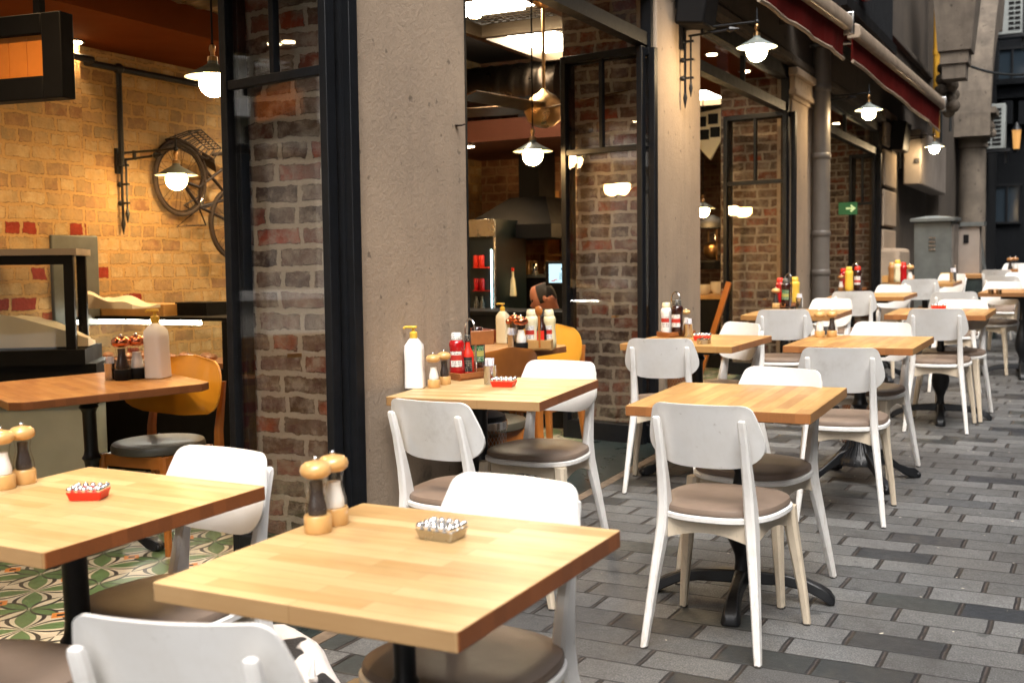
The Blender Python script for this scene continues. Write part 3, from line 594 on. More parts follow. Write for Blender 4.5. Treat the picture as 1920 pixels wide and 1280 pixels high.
# ================================================================== TABLES
def make_table(kind, m, size=(.645, .652)):
    t = thing('cafe_table', 'x', 'table')
    a, b = size[0]/2, size[1]/2
    tp = MB(); tp.prism(rrect(a, b, .006, 2), .715, .75)
    if kind in ('flat',) : tp.build('tabletop', m, t, bevel=.002, smooth=False)
    else:
        o = tp.build('tabletop', m, t, bevel=.002, smooth=False)
    return t
def pedestal(t, style):
    c = MB()
    if style == 'baluster':
        c.lathe([(.03, .06), (.045, .075), (.03, .10), (.024, .13), (.025, .16), (.036, .19), (.054, .23), (.060, .27), (.055, .32), (.042, .38), (.030, .43), (.022, .47), (.028, .485), (.028, .50), (.022, .51), (.022, .64), (.03, .66), (.03, .68)], seg=24)
        c.build('column', 'iron', t)
        for k in range(4):
            th = R(45*0+90*k+8); f = MB(); pts = []; 
            rings = []
            for u, z, hh, ww in ((.0, .085, .05, .062), (.08, .084, .046, .058), (.16, .080, .042, .052), (.23, .068, .04, .056), (.285, .044, .042, .068), (.315, .024, .044, .072), (.332, .012, .022, .055)):
                rings.append([(u, -ww/2, z-hh/2), (u, ww/2, z-hh/2), (u, ww/2*.7, z+hh/2), (u, -ww/2*.7, z+hh/2)])
            f.loft(rings); f.build('foot', 'iron', t, bevel=.006, M=Matrix.Rotation(th, 4, 'Z'))
    else:
        c.lathe([(.13, .10), (.125, .13), (.10, .16), (.075, .185), (.062, .21), (.055, .24), (.045, .28), (.034, .32), (.030, .37), (.034, .40), (.044, .415), (.034, .43), (.030, .45), (.030, .62), (.036, .635), (.044, .645), (.036, .66), (.030, .68)], seg=24)
        o = c.build('column', 'iron', t)
        fl = MB()
        for k in range(24): th = 2*pi*k/24; fl.tube([(.128*cos(th), .128*sin(th), .11), (.104*cos(th), .104*sin(th), .158), (.066*cos(th), .066*sin(th), .205), (.058*cos(th), .058*sin(th), .24)], .006, 6)
        fl.build('fluting', 'iron', o)
        for k in range(4):
            th = R(90*k+38); f = MB()
            rings = []
            for u, z, hh, ww in ((.06, .16, .05, .05), (.12, .135, .06, .045), (.17, .10, .045, .035), (.22, .062, .04, .032), (.27, .036, .05, .05), (.30, .03, .055, .06), (.325, .022, .04, .05), (.335, .018, .02, .03)):
                rings.append([(u, -ww/2, z-hh/2), (u, ww/2, z-hh/2), (u, ww/2*.8, z+hh/2), (u, -ww/2*.8, z+hh/2)])
            f.loft(rings)
            for s in (-1, 0, 1): f.sphere((.325, s*.018, .018), .016, 8, 6)
            f.build('foot', 'iron', t, bevel=.005, M=Matrix.Rotation(th, 4, 'Z'))
    pl = MB(); pl.bb((-.16, -.16, .685), (.16, .16, .7145)); pl.lathe([(.03, .66), (.05, .685)], seg=16); pl.build('top_plate', 'iron', t)
def table(name_label, cx, cy, rot, m, style, grain=0, size=(.645, .652), grp='square wood topped tables along the pavement'):
    t = thing('cafe_table', name_label, 'table', (cx, cy, 0), rot, grp, True)
    a, b = (size[0]/2, size[1]/2) if not grain else (size[1]/2, size[0]/2)
    tp = MB(); tp.prism(rrect(a, b, .006, 2), .715, .75)
    o = tp.build('tabletop', m, t, bevel=.002, smooth=False)
    if grain: o.rotation_euler = (0, 0, R(90))
    pedestal(t, style); return t
T = {}
T['T1'] = table('nearest pale square table with two mills and a clear crystal dish', -1.175, 1.79, R(-1.0), 'table1', 'baluster')
T['T0'] = table('pale table at the left edge carrying the red crystal tray and mills', -2.165, 1.875, R(-2.5), 'table1', 'claw')
T['W1'] = table('table set against the plaster pillar with the white pump bottle and ketchup caddy', -2.12, 3.97, R(3.5), 'table1', 'claw')
T['T2'] = table('bare honey coloured table in the middle with nothing on it', -1.13, 4.0, R(.5), 'table2', 'baluster', 1)
T['W2'] = table('second table along the wall, with a steel cup and red and steel ashtrays', -1.95, 6.05, R(-4), 'table2', 'claw')
T['T3'] = table('honey table with only a salt and a pepper mill, right of the middle', -1.08, 6.12, R(-2), 'table2', 'claw', 1)
T['W3'] = table('third table along the wall, partly hidden, with wire handled caddy', -1.88, 8.16, R(-1), 'table2', 'claw')
T['T4'] = table('table at the right with the red tray tips showing over a chair back', -.92, 8.3, R(-1.5), 'table2', 'baluster', 1)
T['W4'] = table('fourth table along the wall by the last black framed opening', -1.71, 10.31, R(-2), 'table2', 'claw')
T['T5'] = table('dark edged table at the right edge with two small brass pots', -.53, 10.86, R(-3), 'table3', 'baluster')
T['W5'] = table('small looking table end in front of the utility cabinet with a wooden box of condiments', -1.55, 12.55, R(-2), 'table2', 'claw')
T['T6'] = table('distant table at the right edge under a pair of mills', -.40, 13.7, R(-2), 'table2', 'baluster')
# ================================================================== THINGS ON THE TABLES
def mill(label, p, fill, wood='mill', h=.158, grp='salt and pepper mills on the tables'):
    t = thing('salt_mill' if fill == 'salt' else 'pepper_mill', label, 'mill', p, random.random()*3, grp, True); s = h/.158
    def L(prof): return [(r*s, z*s) for r, z in prof]
    m = MB(); m.lathe(L([(.0, .0), (.0275, .0), (.029, .003), (.029, .034), (.027, .037)])); m.build('base', wood if wood != 'copper' else 'black', t)
    m = MB(); m.lathe(L([(.0262, .037), (.0268, .045), (.0255, .058), (.021, .075), (.0185, .088), (.0192, .100), (.0215, .110), (.0220, .116)]), cap=False); m.build('glass_body', 'jar', t)
    m = MB(); k_ = .82 if fill == 'pepper' else .9; m.lathe(L([(.0232*k_, .038), (.0242*k_, .046), (.0228*k_, .058), (.0185*k_, .073), (.0160*k_, .084), (.0160*k_, .108 if fill == 'pepper' else .092)])); m.build('filling', fill, t)
    m = MB(); m.lathe(L([(.010, .113), (.024, .1165), (.0315, .123), (.0335, .131), (.031, .140), (.023, .147), (.010, .150)])); m.build('knob', wood if wood != 'copper' else 'copper', t)
    m = MB(); m.sphere((0, 0, .1545*s), .0058*s); m.lathe(L([(.004, .148), (.004, .153)])); m.build('finial', 'chrome', t)
    return t
def pump_bottle(label, p, rz=0, body='plastic', s=1):
    t = thing('pump_bottle', label, 'bottle', p, rz, 'pump bottles', True)
    m = MB(); rings = []
    for z, a, b, r in ((0, .036, .034, .012), (.004, .039, .037, .014), (.10, .037, .035, .014), (.15, .038, .036, .016), (.175, .036, .034, .016), (.196, .022, .021, .015), (.203, .016, .016, .0155)): rings.append([(x*s, y*s, z*s) for x, y in rrect(a, b, r, 4)])
    m.loft(rings); m.build('body', body, t)
    m = MB(); m.lathe([(.015*s, .202*s), (.016*s, .206*s), (.016*s, .226*s), (.012*s, .229*s), (.006*s, .232*s), (.006*s, .243*s), (.014*s, .244*s), (.016*s, .248*s), (.014*s, .253*s)]); m.tube([(0, 0, .249*s), (-.034*s, 0, .249*s), (-.040*s, 0, .243*s)], .005*s); m.build('pump', 'yellowp', t)
    return t
def squeeze(label, p, col, lab, rz=0, s=1, cap='redlabel', name='sauce_bottle', thin=False):
    t = thing(name, label, 'bottle', p, rz, 'sauce bottles on the tables', True); m = MB()
    if thin: prof = [(.024, 0), (.026, .004), (.026, .09), (.022, .105), (.011, .125), (.010, .150), (.012, .152)]
    else: prof = [(.028, 0), (.031, .005), (.033, .03), (.0315, .06), (.029, .09), (.031, .12), (.033, .14), (.028, .152), (.019, .158)]
    m.lathe([(r*s, z*s) for r, z in prof]); m.build('body', col, t)
    if lab:
        m = MB(); z0, z1, rr = (.02, .085, .0266) if thin else (.045, .11, .0335); th0 = -2.3
        m.loft([[(rr*s*cos(th0+k*.14), rr*s*sin(th0+k*.14), z*s) for k in range(12)] for z in (z0, z1)], cap=False, closed=False); m.build('label', lab, t)
    m = MB(); m.lathe([(.0125*s, .151*s), (.0135*s, .154*s), (.013*s, .176*s), (.010*s, .179*s)] if thin else [(.024*s, .157*s), (.0245*s, .161*s), (.022*s, .182*s), (.018*s, .186*s)]); m.build('cap', cap, t)
    return t
def caddy(label, p, rz, wood='traywood', L=.19, W=.105, H=.03, handle=True, hh=.285):
    t = thing('condiment_caddy', label, 'caddy', p, rz, 'wooden condiment caddies', True)
    m = MB(); m.bb((-L/2, -W/2, 0), (L/2, W/2, .008)); 
    for s in (-1, 1): m.bb((-L/2, s*W/2-.005, .0081), (L/2, s*W/2+.005, H)); m.bb((s*(L/2-.005)-.005, -W/2+.0052, .0081), (s*(L/2-.005)+.005, W/2-.0052, H))
    m.build('tray', wood, t, bevel=.0015)
    if handle:
        m = MB(); pts = [(0, -.035, .008), (0, -.037, hh*.72)]+[(0, -.037*cos(a), hh*.72+.05*sin(a)) for a in [pi*k/10 for k in range(1, 10)]]+[(0, .037, hh*.72), (0, .035, .008)]
        m.tube(pts, .004, 8); m.build('handle', 'chrome', t)
    return t
def sugar_cup(label, p, s=1):
    t = thing('sachet_cup', label, 'cup', p, 0, 'steel cups of sugar sachets', True)
    m = MB(); m.lathe([(.024*s, 0), (.025*s, .002), (.026*s, .075*s), (.027*s, .078*s), (.024*s, .078*s), (.023*s, .01)]); m.build('cup', 'steel', t)
    m = MB()
    for k in range(9):
        a = k*.7; m.box((.013*s*cos(a), .013*s*sin(a), .082*s), (.012*s, .004, .05*s), rz=a+.6, rx=.12*sin(k*2.1))
    m.build('sachets', 'bluepaper', t); return t
def crystal_tray(label, p, rz, side='redlabel', s=1):
    t = thing('ashtray', label, 'ashtray', p, rz, 'crystal rimmed ashtrays on the tables', True)
    m = MB(); m.box((0, 0, .011*s), (.088*s, .062*s, .022*s), taper=.84); m.build('body', side, t, bevel=.002)
    m = MB(); 
    for i in range(5):
        for j in (-1, 1): m.sphere((-.036*s+i*.018*s, j*.026*s, .0265*s), .0078*s, 8, 6)
    for j in range(-1, 2):
        for i in (-1, 1): m.sphere((i*.037*s, j*.0165*s, .0262*s), .0075*s, 8, 6)
    for i in range(3): m.sphere((-.02*s+i*.02*s, 0, .0235*s), .0085*s, 8, 6)
    m.build('crystal_rim', 'chrome', t); return t
Z = .7505
def at(px, py): return gZ(px, py, Z)
# nearest table
mill('pepper mill with round beech knob on the nearest table, left of its salt partner', at(597, 996), 'pepper')
mill('salt mill with round beech knob on the nearest table, just behind the pepper mill', at(629, 981), 'salt')
crystal_tray('clear silver crystal ashtray alone in the middle of the nearest table', at(829, 1008), R(-4), 'steel', 1.02)
# left table
mill('salt mill cut by the left edge of the picture', at(8, 915), 'salt'); mill('pepper mill near the left edge beside the cut off salt mill', at(47, 905), 'pepper')
crystal_tray('bright red tray with crystal rim on the left pale table', at(167, 934), R(24), 'redlabel', 1.0)
# pillar table
pump_bottle('tall white pump bottle with yellow top against the plaster pillar', at(779, 727), R(20), s=1.0)
mill('salt mill beside the white pump bottle on the pillar table', at(814, 726), 'salt', h=.142); mill('pepper mill between the salt mill and ketchup on the pillar table', at(834, 720), 'pepper', h=.142)
caddy('oiled wooden caddy with tall wire handle on the pillar table', at(884, 708), R(66), L=.2)
def on(px, py, dz=.009): return gZ(px, py, Z+dz)
squeeze('red squeeze bottle of ketchup with white label on the pillar table', on(858, 706), 'ketchup', 'label', R(20), 1.02, 'label')
squeeze('slim hot sauce bottle with black cap and black label on the pillar table', on(879, 704), 'redlabel', 'blacklabel', R(20), .98, 'blacklabel', thin=True)
squeeze('dark barbecue sauce bottle with green label on the pillar table', on(897, 697), 'darksauce', 'green', R(30), 1.08, 'darksauce')
squeeze('small jar of spice behind the mills on the pillar table', at(846, 700), 'lava', 'green', 0, .75, 'mill')
m = MB(); m.bb((-.05, -.006, 0), (.05, .006, .06)); o = m.build('menu_board', 'traywood', bevel=.003); o.matrix_world = M4 @ Matrix.Translation(gY(905, 646, 4.16)) @ Matrix.Rotation(R(40), 4, 'Z'); tag(o, 'small brown wooden board held in the wire handle of the pillar caddy', 'board'); o['group'] = 'x'; del o['group']
sugar_cup('steel cup of white sugar sachets on the pillar table', at(919, 720))
crystal_tray('red tray with crystal rim at the front of the pillar table', at(945, 724), R(10), 'redlabel', 1.1)
# second wall table
caddy('flat wooden caddy with wire handle before the second pillar', at(1268, 630), R(60), L=.2)
squeeze('cream squeeze bottle standing in the second wall table caddy', on(1250, 627), 'plastic', 'label', 0, 1.0, 'creamp')
squeeze('dark sauce bottle in the wire handle of the second wall table caddy', on(1270, 628), 'darksauce', 'label', 0, 1.1, 'blacklabel')
mill('small pale mill behind the second wall table caddy', at(1287, 618), 'salt', h=.13)
sugar_cup('steel cup of sachets on the second wall table', at(1291, 632)); crystal_tray('red tray with crystal rim behind the round steel ashtray', at(1317, 637), R(10), 'redlabel', 1.1)
t = thing('steel_ashtray', 'round brushed steel ashtray on the second wall table', 'ashtray', at(1320, 644), 0, None, True)
m = MB(); m.lathe([(.036, 0), (.038, .003), (.038, .026), (.034, .026), (.033, .006)]); m.build('bowl', 'steel', t); m = MB(); [m.box((.035*cos(a), .035*sin(a), .028), (.008, .008, .008), rz=a) for a in (0, 2.1, 4.2)]; m.build('rim_notch', 'steel', t)
# mills on the bare right table
mill('salt mill, left of the pair alone on the right honey table', at(1537, 632), 'salt', h=.150); mill('pepper mill, right of the pair alone on the right honey table', at(1560, 631), 'pepper', h=.150)
# third wall table
caddy('wooden caddy with wire handle on the third wall table', at(1478, 575), R(60)); mill('pepper mill with orange knob at the left of the third wall table', at(1455, 577), 'pepper')
squeeze('black sauce bottle with green label in the third wall table caddy', on(1474, 574), 'darksauce', 'green', 0, 1.15, 'blacklabel'); squeeze('ketchup bottle hidden behind the mill on the third wall table', on(1463, 569), 'ketchup', None, 0, 1.1)
squeeze('yellow mustard bottle on the third wall table', at(1491, 569), 'yellowp', None, 0, 1.15, 'yellowp'); sugar_cup('steel cup of sachets on the third wall table', at(1499, 577)); 
# fourth wall table
caddy('wooden caddy with wire handle on the fourth wall table', at(1603, 545), R(60), hh=.285); mill('salt mill with red brown knob at the left of the fourth wall table', at(1577, 546), 'salt', 'darkmill')
squeeze('mustard coloured bottle next to the mill on the fourth wall table', on(1592, 545), 'yellowp', None, 0, 1.2, 'yellowp'); squeeze('ketchup bottle at the back of the fourth wall table', on(1581, 541), 'ketchup', None, 0, 1.05); squeeze('dark bottle with white label in the fourth wall table caddy', on(1608, 544), 'darksauce', 'label', 0, 1.2, 'redlabel')
# fifth wall table : box of condiments
t = caddy('deep pale wooden box of bottles before the cabinet on the fifth wall table', gZ(1684, 530, Z), R(-5), 'traylight', L=.30, W=.13, H=.075, handle=False)
for q, (px, c_, lab, cp) in enumerate(((1672, 'darkmill', 'brown topped mill at the left of the pale wooden box', 'mill'), (1683, 'creamp', 'tall cream bottle with yellow tip in the pale wooden box', 'yellowp'), (1694, 'ketchup', 'small ketchup bottle with red cap in the pale wooden box', 'redlabel'))): squeeze(lab, gZ(px, 529, Z+.02), c_, None, 0, 1.1+.12*(q == 1), cp)
mill('salt mill with round knob at the right of the pale wooden box', gZ(1706, 531, Z), 'salt', h=.2)
crystal_tray('red tray whose crystal tips show over a chair back at the right', at(1760, 580), R(5), 'redlabel', 1.2)
sugar_cup('steel cup of sachets beyond the right-hand chair backs', gZ(1787, 529, Z), 1.35)
for q, (px, lab) in enumerate(((1858, 'left one of two small brass pots on the dark edged table'), (1873, 'right one of two small brass pots on the dark edged table'))):
    t = thing('brass_pot', lab, 'pot', at(px, 552), 0, 'small brass pots', True); m = MB(); m.lathe([(.02, 0), (.022, .002), (.022, .04), (.019, .042)]); m.build('body', 'brass', t); m = MB(); m.lathe([(.0225, .03), (.0225, .034)]); m.build('band', 'steel', t)
mill('pepper mill, darker of the distant pair at the right edge', gZ(1894, 512, .76), 'pepper', 'darkmill', h=.19); mill('salt mill, paler of the distant pair at the right edge', gZ(1903, 511, .76), 'salt', 'darkmill', h=.19)
exec_later = None
# ================================================================== THE DRAPED SIDE TABLE AND ITS BOTTLE, FAR RIGHT
p = gZ(1832, 514, .75); t = thing('side_table', 'dark green draped side table with wooden top by the cabinet', 'table', (p.x, p.y, 0), 0, None, True)
m = MB(); m.bb((-.2, -.2, .71), (.2, .2, .75)); m.build('tabletop', 'table3', t)
m = MB(); rings = []
for z, e in ((.0, .22), (.2, .205), (.5, .20), (.705, .19)): rings.append([(x*(1+.05*sin(9*math.atan2(y, x))), y*(1+.05*sin(9*math.atan2(y, x))), z) for x, y in rrect(e, e, .05, 6)])
m.loft(rings); m.build('drape', 'marble', t)
pump_bottle('white pump bottle on the draped side table beyond the chairs', gZ(1817, 511, .75), 0, s=1.1)
t = thing('glass_rack', 'leaning clear acrylic panel behind the white bottle far right', 'rack', gZ(1842, 510, .75), 0, None, True)
m = MB(); m.box((0, 0, .2), (.02, .25, .42), ry=-.14); m.box((-.1, 0, .01), (.35, .3, .02)); m.build('panel', 'galv', t)
# ================================================================== BINS
def bin_(label, p, first=[None]):
    t = thing('waste_bin', label, 'bin', p, 0, 'wire mesh waste bins', True)
    m = MB(); m.lathe([(.098, .02), (.105, .50)], seg=40, cap=False); m.build('mesh_body', 'mesh', t)
    m = MB(); m.lathe([(.1055, .50), (.109, .502), (.109, .535), (.105, .537)], seg=32, cap=False); m.lathe([(.1, 0), (.1, .025), (.098, .025)], seg=32); m.build('rim', 'rim', t)
    m = MB(); m.lathe([(.103, .536), (.10, .56), (.07, .575), (.025, .582), (.01, .585)], seg=28); m.build('lid', 'black', t)
    m = MB(); m.lathe([(.08, .03), (.088, .47)], seg=20); m.build('liner', 'traywood', t)
    return t
for ch in T['W1'].children:
    if not ch.name.startswith('tabletop'): ch.location = Vector(ch.location)+Vector((-.15, .16, 0))
p = gZ(906, 790, .53); bin_('wire mesh bin with steel rim and black lid under the pillar table', (p.x, p.y, 0))
p = gZ(1277, 690, .5); bin_('wire mesh bin under the second wall table', (p.x, p.y, 0))
p = gZ(1605, 700, .45); bin_('wire mesh bin behind the middle right chair', (p.x, p.y, 0))
# ================================================================== LAMPS
def shade_parts(t, c, glob, s=1):
    x, y, z = c
    m = MB(); m.lathe([(.012*s, .115*s), (.02*s, .11*s), (.024*s, .088*s), (.034*s, .082*s), (.045*s, .075*s), (.128*s, .030*s), (.131*s, .026*s), (.127*s, .027*s), (.045*s, .068*s), (.02*s, .07*s)], c, 32, False); sh = m.build('lamp_shade', 'lampenamel', t)
    m = MB(); m.lathe([(.010*s, .175*s), (.014*s, .17*s), (.016*s, .15*s), (.010*s, .14*s), (.010*s, .125*s), (.022*s, .12*s), (.024*s, .1*s)], c, 16); m.build('socket', 'brass', t)
    m = MB(); m.sphere(c, .066*s, 16, 10); m.build('globe', glob, t)
def bracket_lamp(label, glo, wallx, grp, glob, armz=.19, drop=.42, L=None):
    t = thing('bracket_lamp', label, 'lamp', (wallx, glo.y, glo.z), 0, grp)
    L = glo.x-wallx
    m = MB(); m.box((.012, 0, armz-.05), (.024, .05, .16)); m.build('wall_plate', 'iron', t)
    m = MB(); m.tube([(.0, 0, armz), (L, 0, armz)], .008); m.tube([(.06, 0, armz-.045), (L*.55, 0, armz-.035), (L*.62, 0, armz-.03)], .008); m.tube([(L*.62, 0, armz-.03), (L*.66, 0, armz-.03), (L*.78, 0, armz-.03)], [.008, .022, .001])
    m.sphere((L, 0, armz), .016); m.tube([(L, 0, armz+.06), (L, 0, .15)], .007); m.tube([(L, 0, armz+.05), (L, 0, armz+.09)], [.006, .002]); m.box((L*.3, 0, armz-.02), (.014, .02, .06)); m.build('arm', 'iron', t)
    m = MB(); m.tube([(.035, 0, armz+.01), (.035, 0, armz-drop)], .009); m.tube([(.075, 0, armz-.045), (.075, 0, armz-drop*.85)], .007)
    for zz in (armz-.08, armz-.2, armz-.32): m.box((.05, 0, zz), (.09, .014, .014)); m.sphere((.018, 0, zz), .018, 10, 8)
    m.tube([(.035, 0, armz-drop), (.035, 0, armz-drop-.03), (.035, 0, armz-drop-.1)], [.009, .016, .002]); m.tube([(.075, 0, armz-drop*.85), (.075, 0, armz-drop*.85-.03), (.075, 0, armz-drop*.85-.09)], [.007, .014, .002]); m.build('scroll_bar', 'iron', t)
    shade_parts(t, (L, 0, 0), glob); return t
LG = 'globe bracket lamps along the street front'
bracket_lamp('nearest street lamp on an iron bracket, on the second pillar under the speaker', bX(1419, 97, -1.98), XF, LG, 'globe')
bracket_lamp('middle street lamp on an iron bracket, beside the grey downpipe', bX(1629, 212, -1.98), XF, LG, 'globe')
bracket_lamp('furthest street lamp on an iron bracket, below the end of the red awning', bX(1752, 279, -1.98), XF, LG, 'globe')
bracket_lamp('lit wall lamp in front of the bicycle wheel inside', bX(331, 337, -5.1), -5.6, None, 'globe2')
def pendant(label, c, top, glob='globe2', grp='pendant lamps inside'):
    t = thing('pendant_lamp', label, 'lamp', c, 0, grp); shade_parts(t, (0, 0, 0), glob)
    m = MB(); m.tube([(0, 0, .17), (0, 0, top-c[2])], .005, 6); m.lathe([(.04, top-c[2]-.03), (.045, top-c[2])]); m.build('cord', 'black', t); return t
pendant('lit pendant lamp half behind the first folding door frame', bY(400, 156, 4.1), 3.4)
pendant('lit pendant lamp under the ceiling fan above the counter', bY(999, 292, 6.7), 3.4)
pendant('lit pendant lamp peeping from behind the second pillar', bY(1318, 396, 11.5), 3.4)
pendant('lit pendant lamp deep in the room over the fourth opening', bY(1600, 425, 16), 3.4)
pendant('pendant lamp shining in the mirror image of the middle folding door', Vector((-4.3, 5.1, 2.0)), 3.3)
pendant('left of two lamps mirrored in the third folding door', Vector((-3.63, 9.61, 1.9)), 3.3); pendant('right of two lamps mirrored in the third folding door', Vector((-3.76, 9.22, 1.9)), 3.3)
# wall speaker and small ones
def speaker(label, p, d):
    t = thing('wall_speaker', label, 'speaker', p, 0, 'black wall speakers'); m = MB(); m.box((d[0]/2+.05, 0, 0), d, rx=0, ry=.12); m.build('cabinet', 'black', t, bevel=.015)
    m = MB(); m.box((.03, 0, -.02), (.06, .04, .06)); m.build('mount', 'iron', t)
p = bX(1268, 15, XF); speaker('black loudspeaker high on the second pillar, cut by the top edge', (XF, p.y, p.z+.04), (.2, .26, .36))
p = bX(1668, 258, XF); speaker('black loudspeaker on the quoined wall above an iron lamp bracket', (XF, p.y, p.z), (.18, .5, .38))
# ================================================================== CEILING FAN
p = bY(1020, 203, 7.3); t = thing('ceiling_fan', 'brass ceiling fan with long blades behind the folding door', 'fan', p)
m = MB(); m.lathe([(.02, -.14), (.07, -.125), (.115, -.09), (.14, -.03), (.14, .0), (.125, .04), (.085, .085), (.04, .11), (.02, .13)], seg=28); m.build('motor', 'brass', t)
m = MB(); m.lathe([(.012, .11), (.012, 3.3-p.z-.1)]); m.lathe([(.03, 3.3-p.z-.14), (.07, 3.3-p.z-.11), (.1, 3.3-p.z-.04), (.1, 3.3-p.z)], seg=24); m.build('rod', 'brass', t)
for k in range(5):
    a = R(115+72*k); m = MB(); m.box((.46, 0, .0), (.76, .16, .010), rx=R(14)); m.box((.1, 0, 0), (.1, .03, .012)); m.build('blade', 'bronze', t, bevel=.002, M=Matrix.Rotation(a, 4, 'Z'))
# ================================================================== BICYCLE ON THE WALL
q = bX(337, 335, -5.52); t = thing('bicycle', 'old black bicycle with a wire basket hung upright on the brick wall', 'bicycle', q, 0)
X_ = -5.52
def w2(px, py): v = bX(px, py, X_)-q; return Vector((0, v.y, v.z))
def ellipse(c, a, b, tilt, n=36): return [Vector((0, c.y+a*cos(u)*cos(tilt)-b*sin(u)*sin(tilt), c.z+a*cos(u)*sin(tilt)+b*sin(u)*cos(tilt))) for u in [2*pi*i/n for i in range(n)]]
def wheel(c, r):
    m = MB(); m.tube(ellipse(c, r, r, 0, 40), .014, 8, True); wt = m.build('wheel', 'tyre', t)
    m = MB(); m.tube(ellipse(c, r-.022, r-.022, 0, 40), .007, 6, True); m.tube([c-Vector((.03, 0, 0)), c+Vector((.03, 0, 0))], .018)
    for k in range(20): a = 2*pi*k/20; m.tube([c+Vector((.015*(-1)**k, .012*cos(a), .012*sin(a))), c+Vector((0, (r-.02)*cos(a+.25*(-1)**k), (r-.02)*sin(a+.25*(-1)**k)))], .0016, 4)
    m.build('rim', 'rust', wt)
wheel(w2(338, 337), .235); wheel(w2(440, 420), .25)
m = MB()
for a, b in (((338, 337), (375, 352)), ((375, 352), (385, 318)), ((375, 352), (374, 388)), ((374, 388), (440, 420)), ((374, 388), (430, 372)), ((385, 318), (430, 372)), ((338, 337), (374, 388)), ((374, 350), (440, 300))): m.tube([w2(*a), w2(*b)], .011, 8)
m.tube([w2(398, 290), w2(415, 288), w2(428, 296), w2(440, 320)], .013, 8); m.build('frame', 'rust', t)
m = MB(); m.tube([w2(372, 392), w2(332, 425), w2(386, 422), w2(374, 392)], .007, 6); m.tube([w2(372, 370), w2(345, 385), w2(360, 395), w2(400, 385)], .006, 6); m.build('stand', 'rust', t)
m = MB(); c = w2(338, 337); m.tube([Vector((.0, c.y+.262*cos(u), c.z+.262*sin(u))) for u in [R(5+8*i) for i in range(18)]], .014, 6); m.build('mudguard', 'rust', t)
m = MB()
bx = [w2(310, 262), w2(352, 246), w2(390, 280), w2(376, 300), w2(330, 275)]
for d in (0., .06, .12):
    o_ = Vector((d, 0, 0)); m.tube([x+o_ for x in (bx[0], bx[1], bx[2], bx[3])], .005, 6); m.tube([bx[3]+o_, bx[0]+o_], .005, 6)
for x in bx[:4]: m.tube([x, x+Vector((.12, 0, 0))], .005, 6)
for i in range(9):
    u = i/8; a = bx[0].lerp(bx[3], u); b = bx[1].lerp(bx[2], u); m.tube([a, b], .0035, 5); m.tube([b, b+Vector((.12, 0, 0))], .003, 5); m.tube([a+Vector((.12, 0, 0)), b+Vector((.12, 0, 0))], .003, 5)
m.build('basket', 'rust', t)
m = MB(); m.sphere(w2(377, 378), .02, 12, 8, (1, 1, 1.6)); m.build('headlight', 'chrome', t)
m = MB(); a = w2(392, 300); m.loft([[a+Vector((s*.05*(1-abs(u)), .09*u*.8, -.055*u-.03*0)) for s in (-1, 1)] + [a+Vector((s*.05*(1-abs(u)), .09*u*.8, -.055*u-.03)) for s in (1, -1)] for u in (-.9, -.4, 0, .5, .9)]); m.build('saddle', 'rust', t)
# ================================================================== INSIDE : COUNTERS, CASES, SIGN
# low display counter with led strip (right part)
A = bY(150, 592, 5.0); D = bY(424, 592, 5.0); zt = A.z
t = thing('display_counter', 'glass display counter of baked food with a row of white lights', 'counter', (A.x, 5.0, 0)); Lx = D.x-A.x
m = MB(); m.bb((-.9, 0, .02), (Lx, .42, zt-.30)); m.bb((-.3, 0, zt-.02), (Lx, .42, zt)); m.bb((-.02, 0, zt-.30), (.03, .04, zt-.021)); m.bb((Lx-.035, 0, zt-.30), (Lx, .04, zt-.021)); m.build('case', 'black', t)
m = MB(); m.bb((.031, .01, zt-.30), (Lx-.036, .015, zt-.021)); m.build('glass_front', 'cglass', t)
m = MB()
for i in range(34):
    if i != 9: m.bb((.12+i*.0245, .03, zt-.045), (.135+i*.0245, .05, zt-.022))
m.build('led_strip', 'led', t)
m = MB(); m.bb((.04, .05, zt-.299), (Lx-.05, .40, zt-.27)); 
for i in range(14): m.sphere((.1+i*.06, .12+.08*(i % 3), zt-.25), .035, 10, 6, (1, 1, .6))
m.build('baked_goods', 'food', t)
m = MB(); m.box((.18, .22, zt+.035), (.9, .3, .07)); m.build('wooden_box', 'traylight', t); m = MB(); m.box((.74, .28, zt+.04), (.25, .2, .08)); m.build('tray', 'black', t)
# older tall glass case at the left edge
A = bY(-60, 478, 4.3); D = bY(136, 478, 4.3); zb = bY(0, 650, 4.3).z
t = thing('glass_cabinet', 'tall black framed glass cabinet with wooden top at the left edge', 'cabinet', (D.x, 4.3, 0), R(38)); zt2 = D.z
m = MB(); m.bb((-.75, -.01, zt2), (.02, .42, zt2+.035)); m.build('top', 'boxwhite', t)
m = MB(); m.bb((-.05, 0, zb), (0, .045, zt2-.001)); m.bb((-.05, .36, zb), (0, .40, zt2-.001)); m.bb((-.75, 0, zt2-.05), (-.05, .04, zt2-.001)); m.bb((-.8, -.03, zb-.08), (.05, .5, zb)); m.bb((-.8, 0, zb-.30), (.1, .5, zb-.08)); m.build('frame', 'black', t)
m = MB(); m.bb((-.75, .012, zb), (-.051, .018, zt2-.05)); m.bb((-.03, .046, zb), (-.024, .359, zt2-.01)); m.build('pane', 'cglass', t)
m = MB(); m.bb((-.8, .02, .2), (.08, .38, zb-.30)); m.build('base', 'acpale', t)
m = MB(); rings = []
for i in range(9):
    u = i/8; rings.append([(-.7+.75*u, .08+.22*v, zb+.10+.10*sin(pi*u)*(1-.3*v)+.02*sin(7*u+5*v)-.06*u*u) for v in (0, .25, .5, .75, 1)]+[(-.7+.75*u, .3, zb+.01), (-.7+.75*u, .08, zb+.01)])
m.loft(rings); m.build('cloth', 'cloth', t)
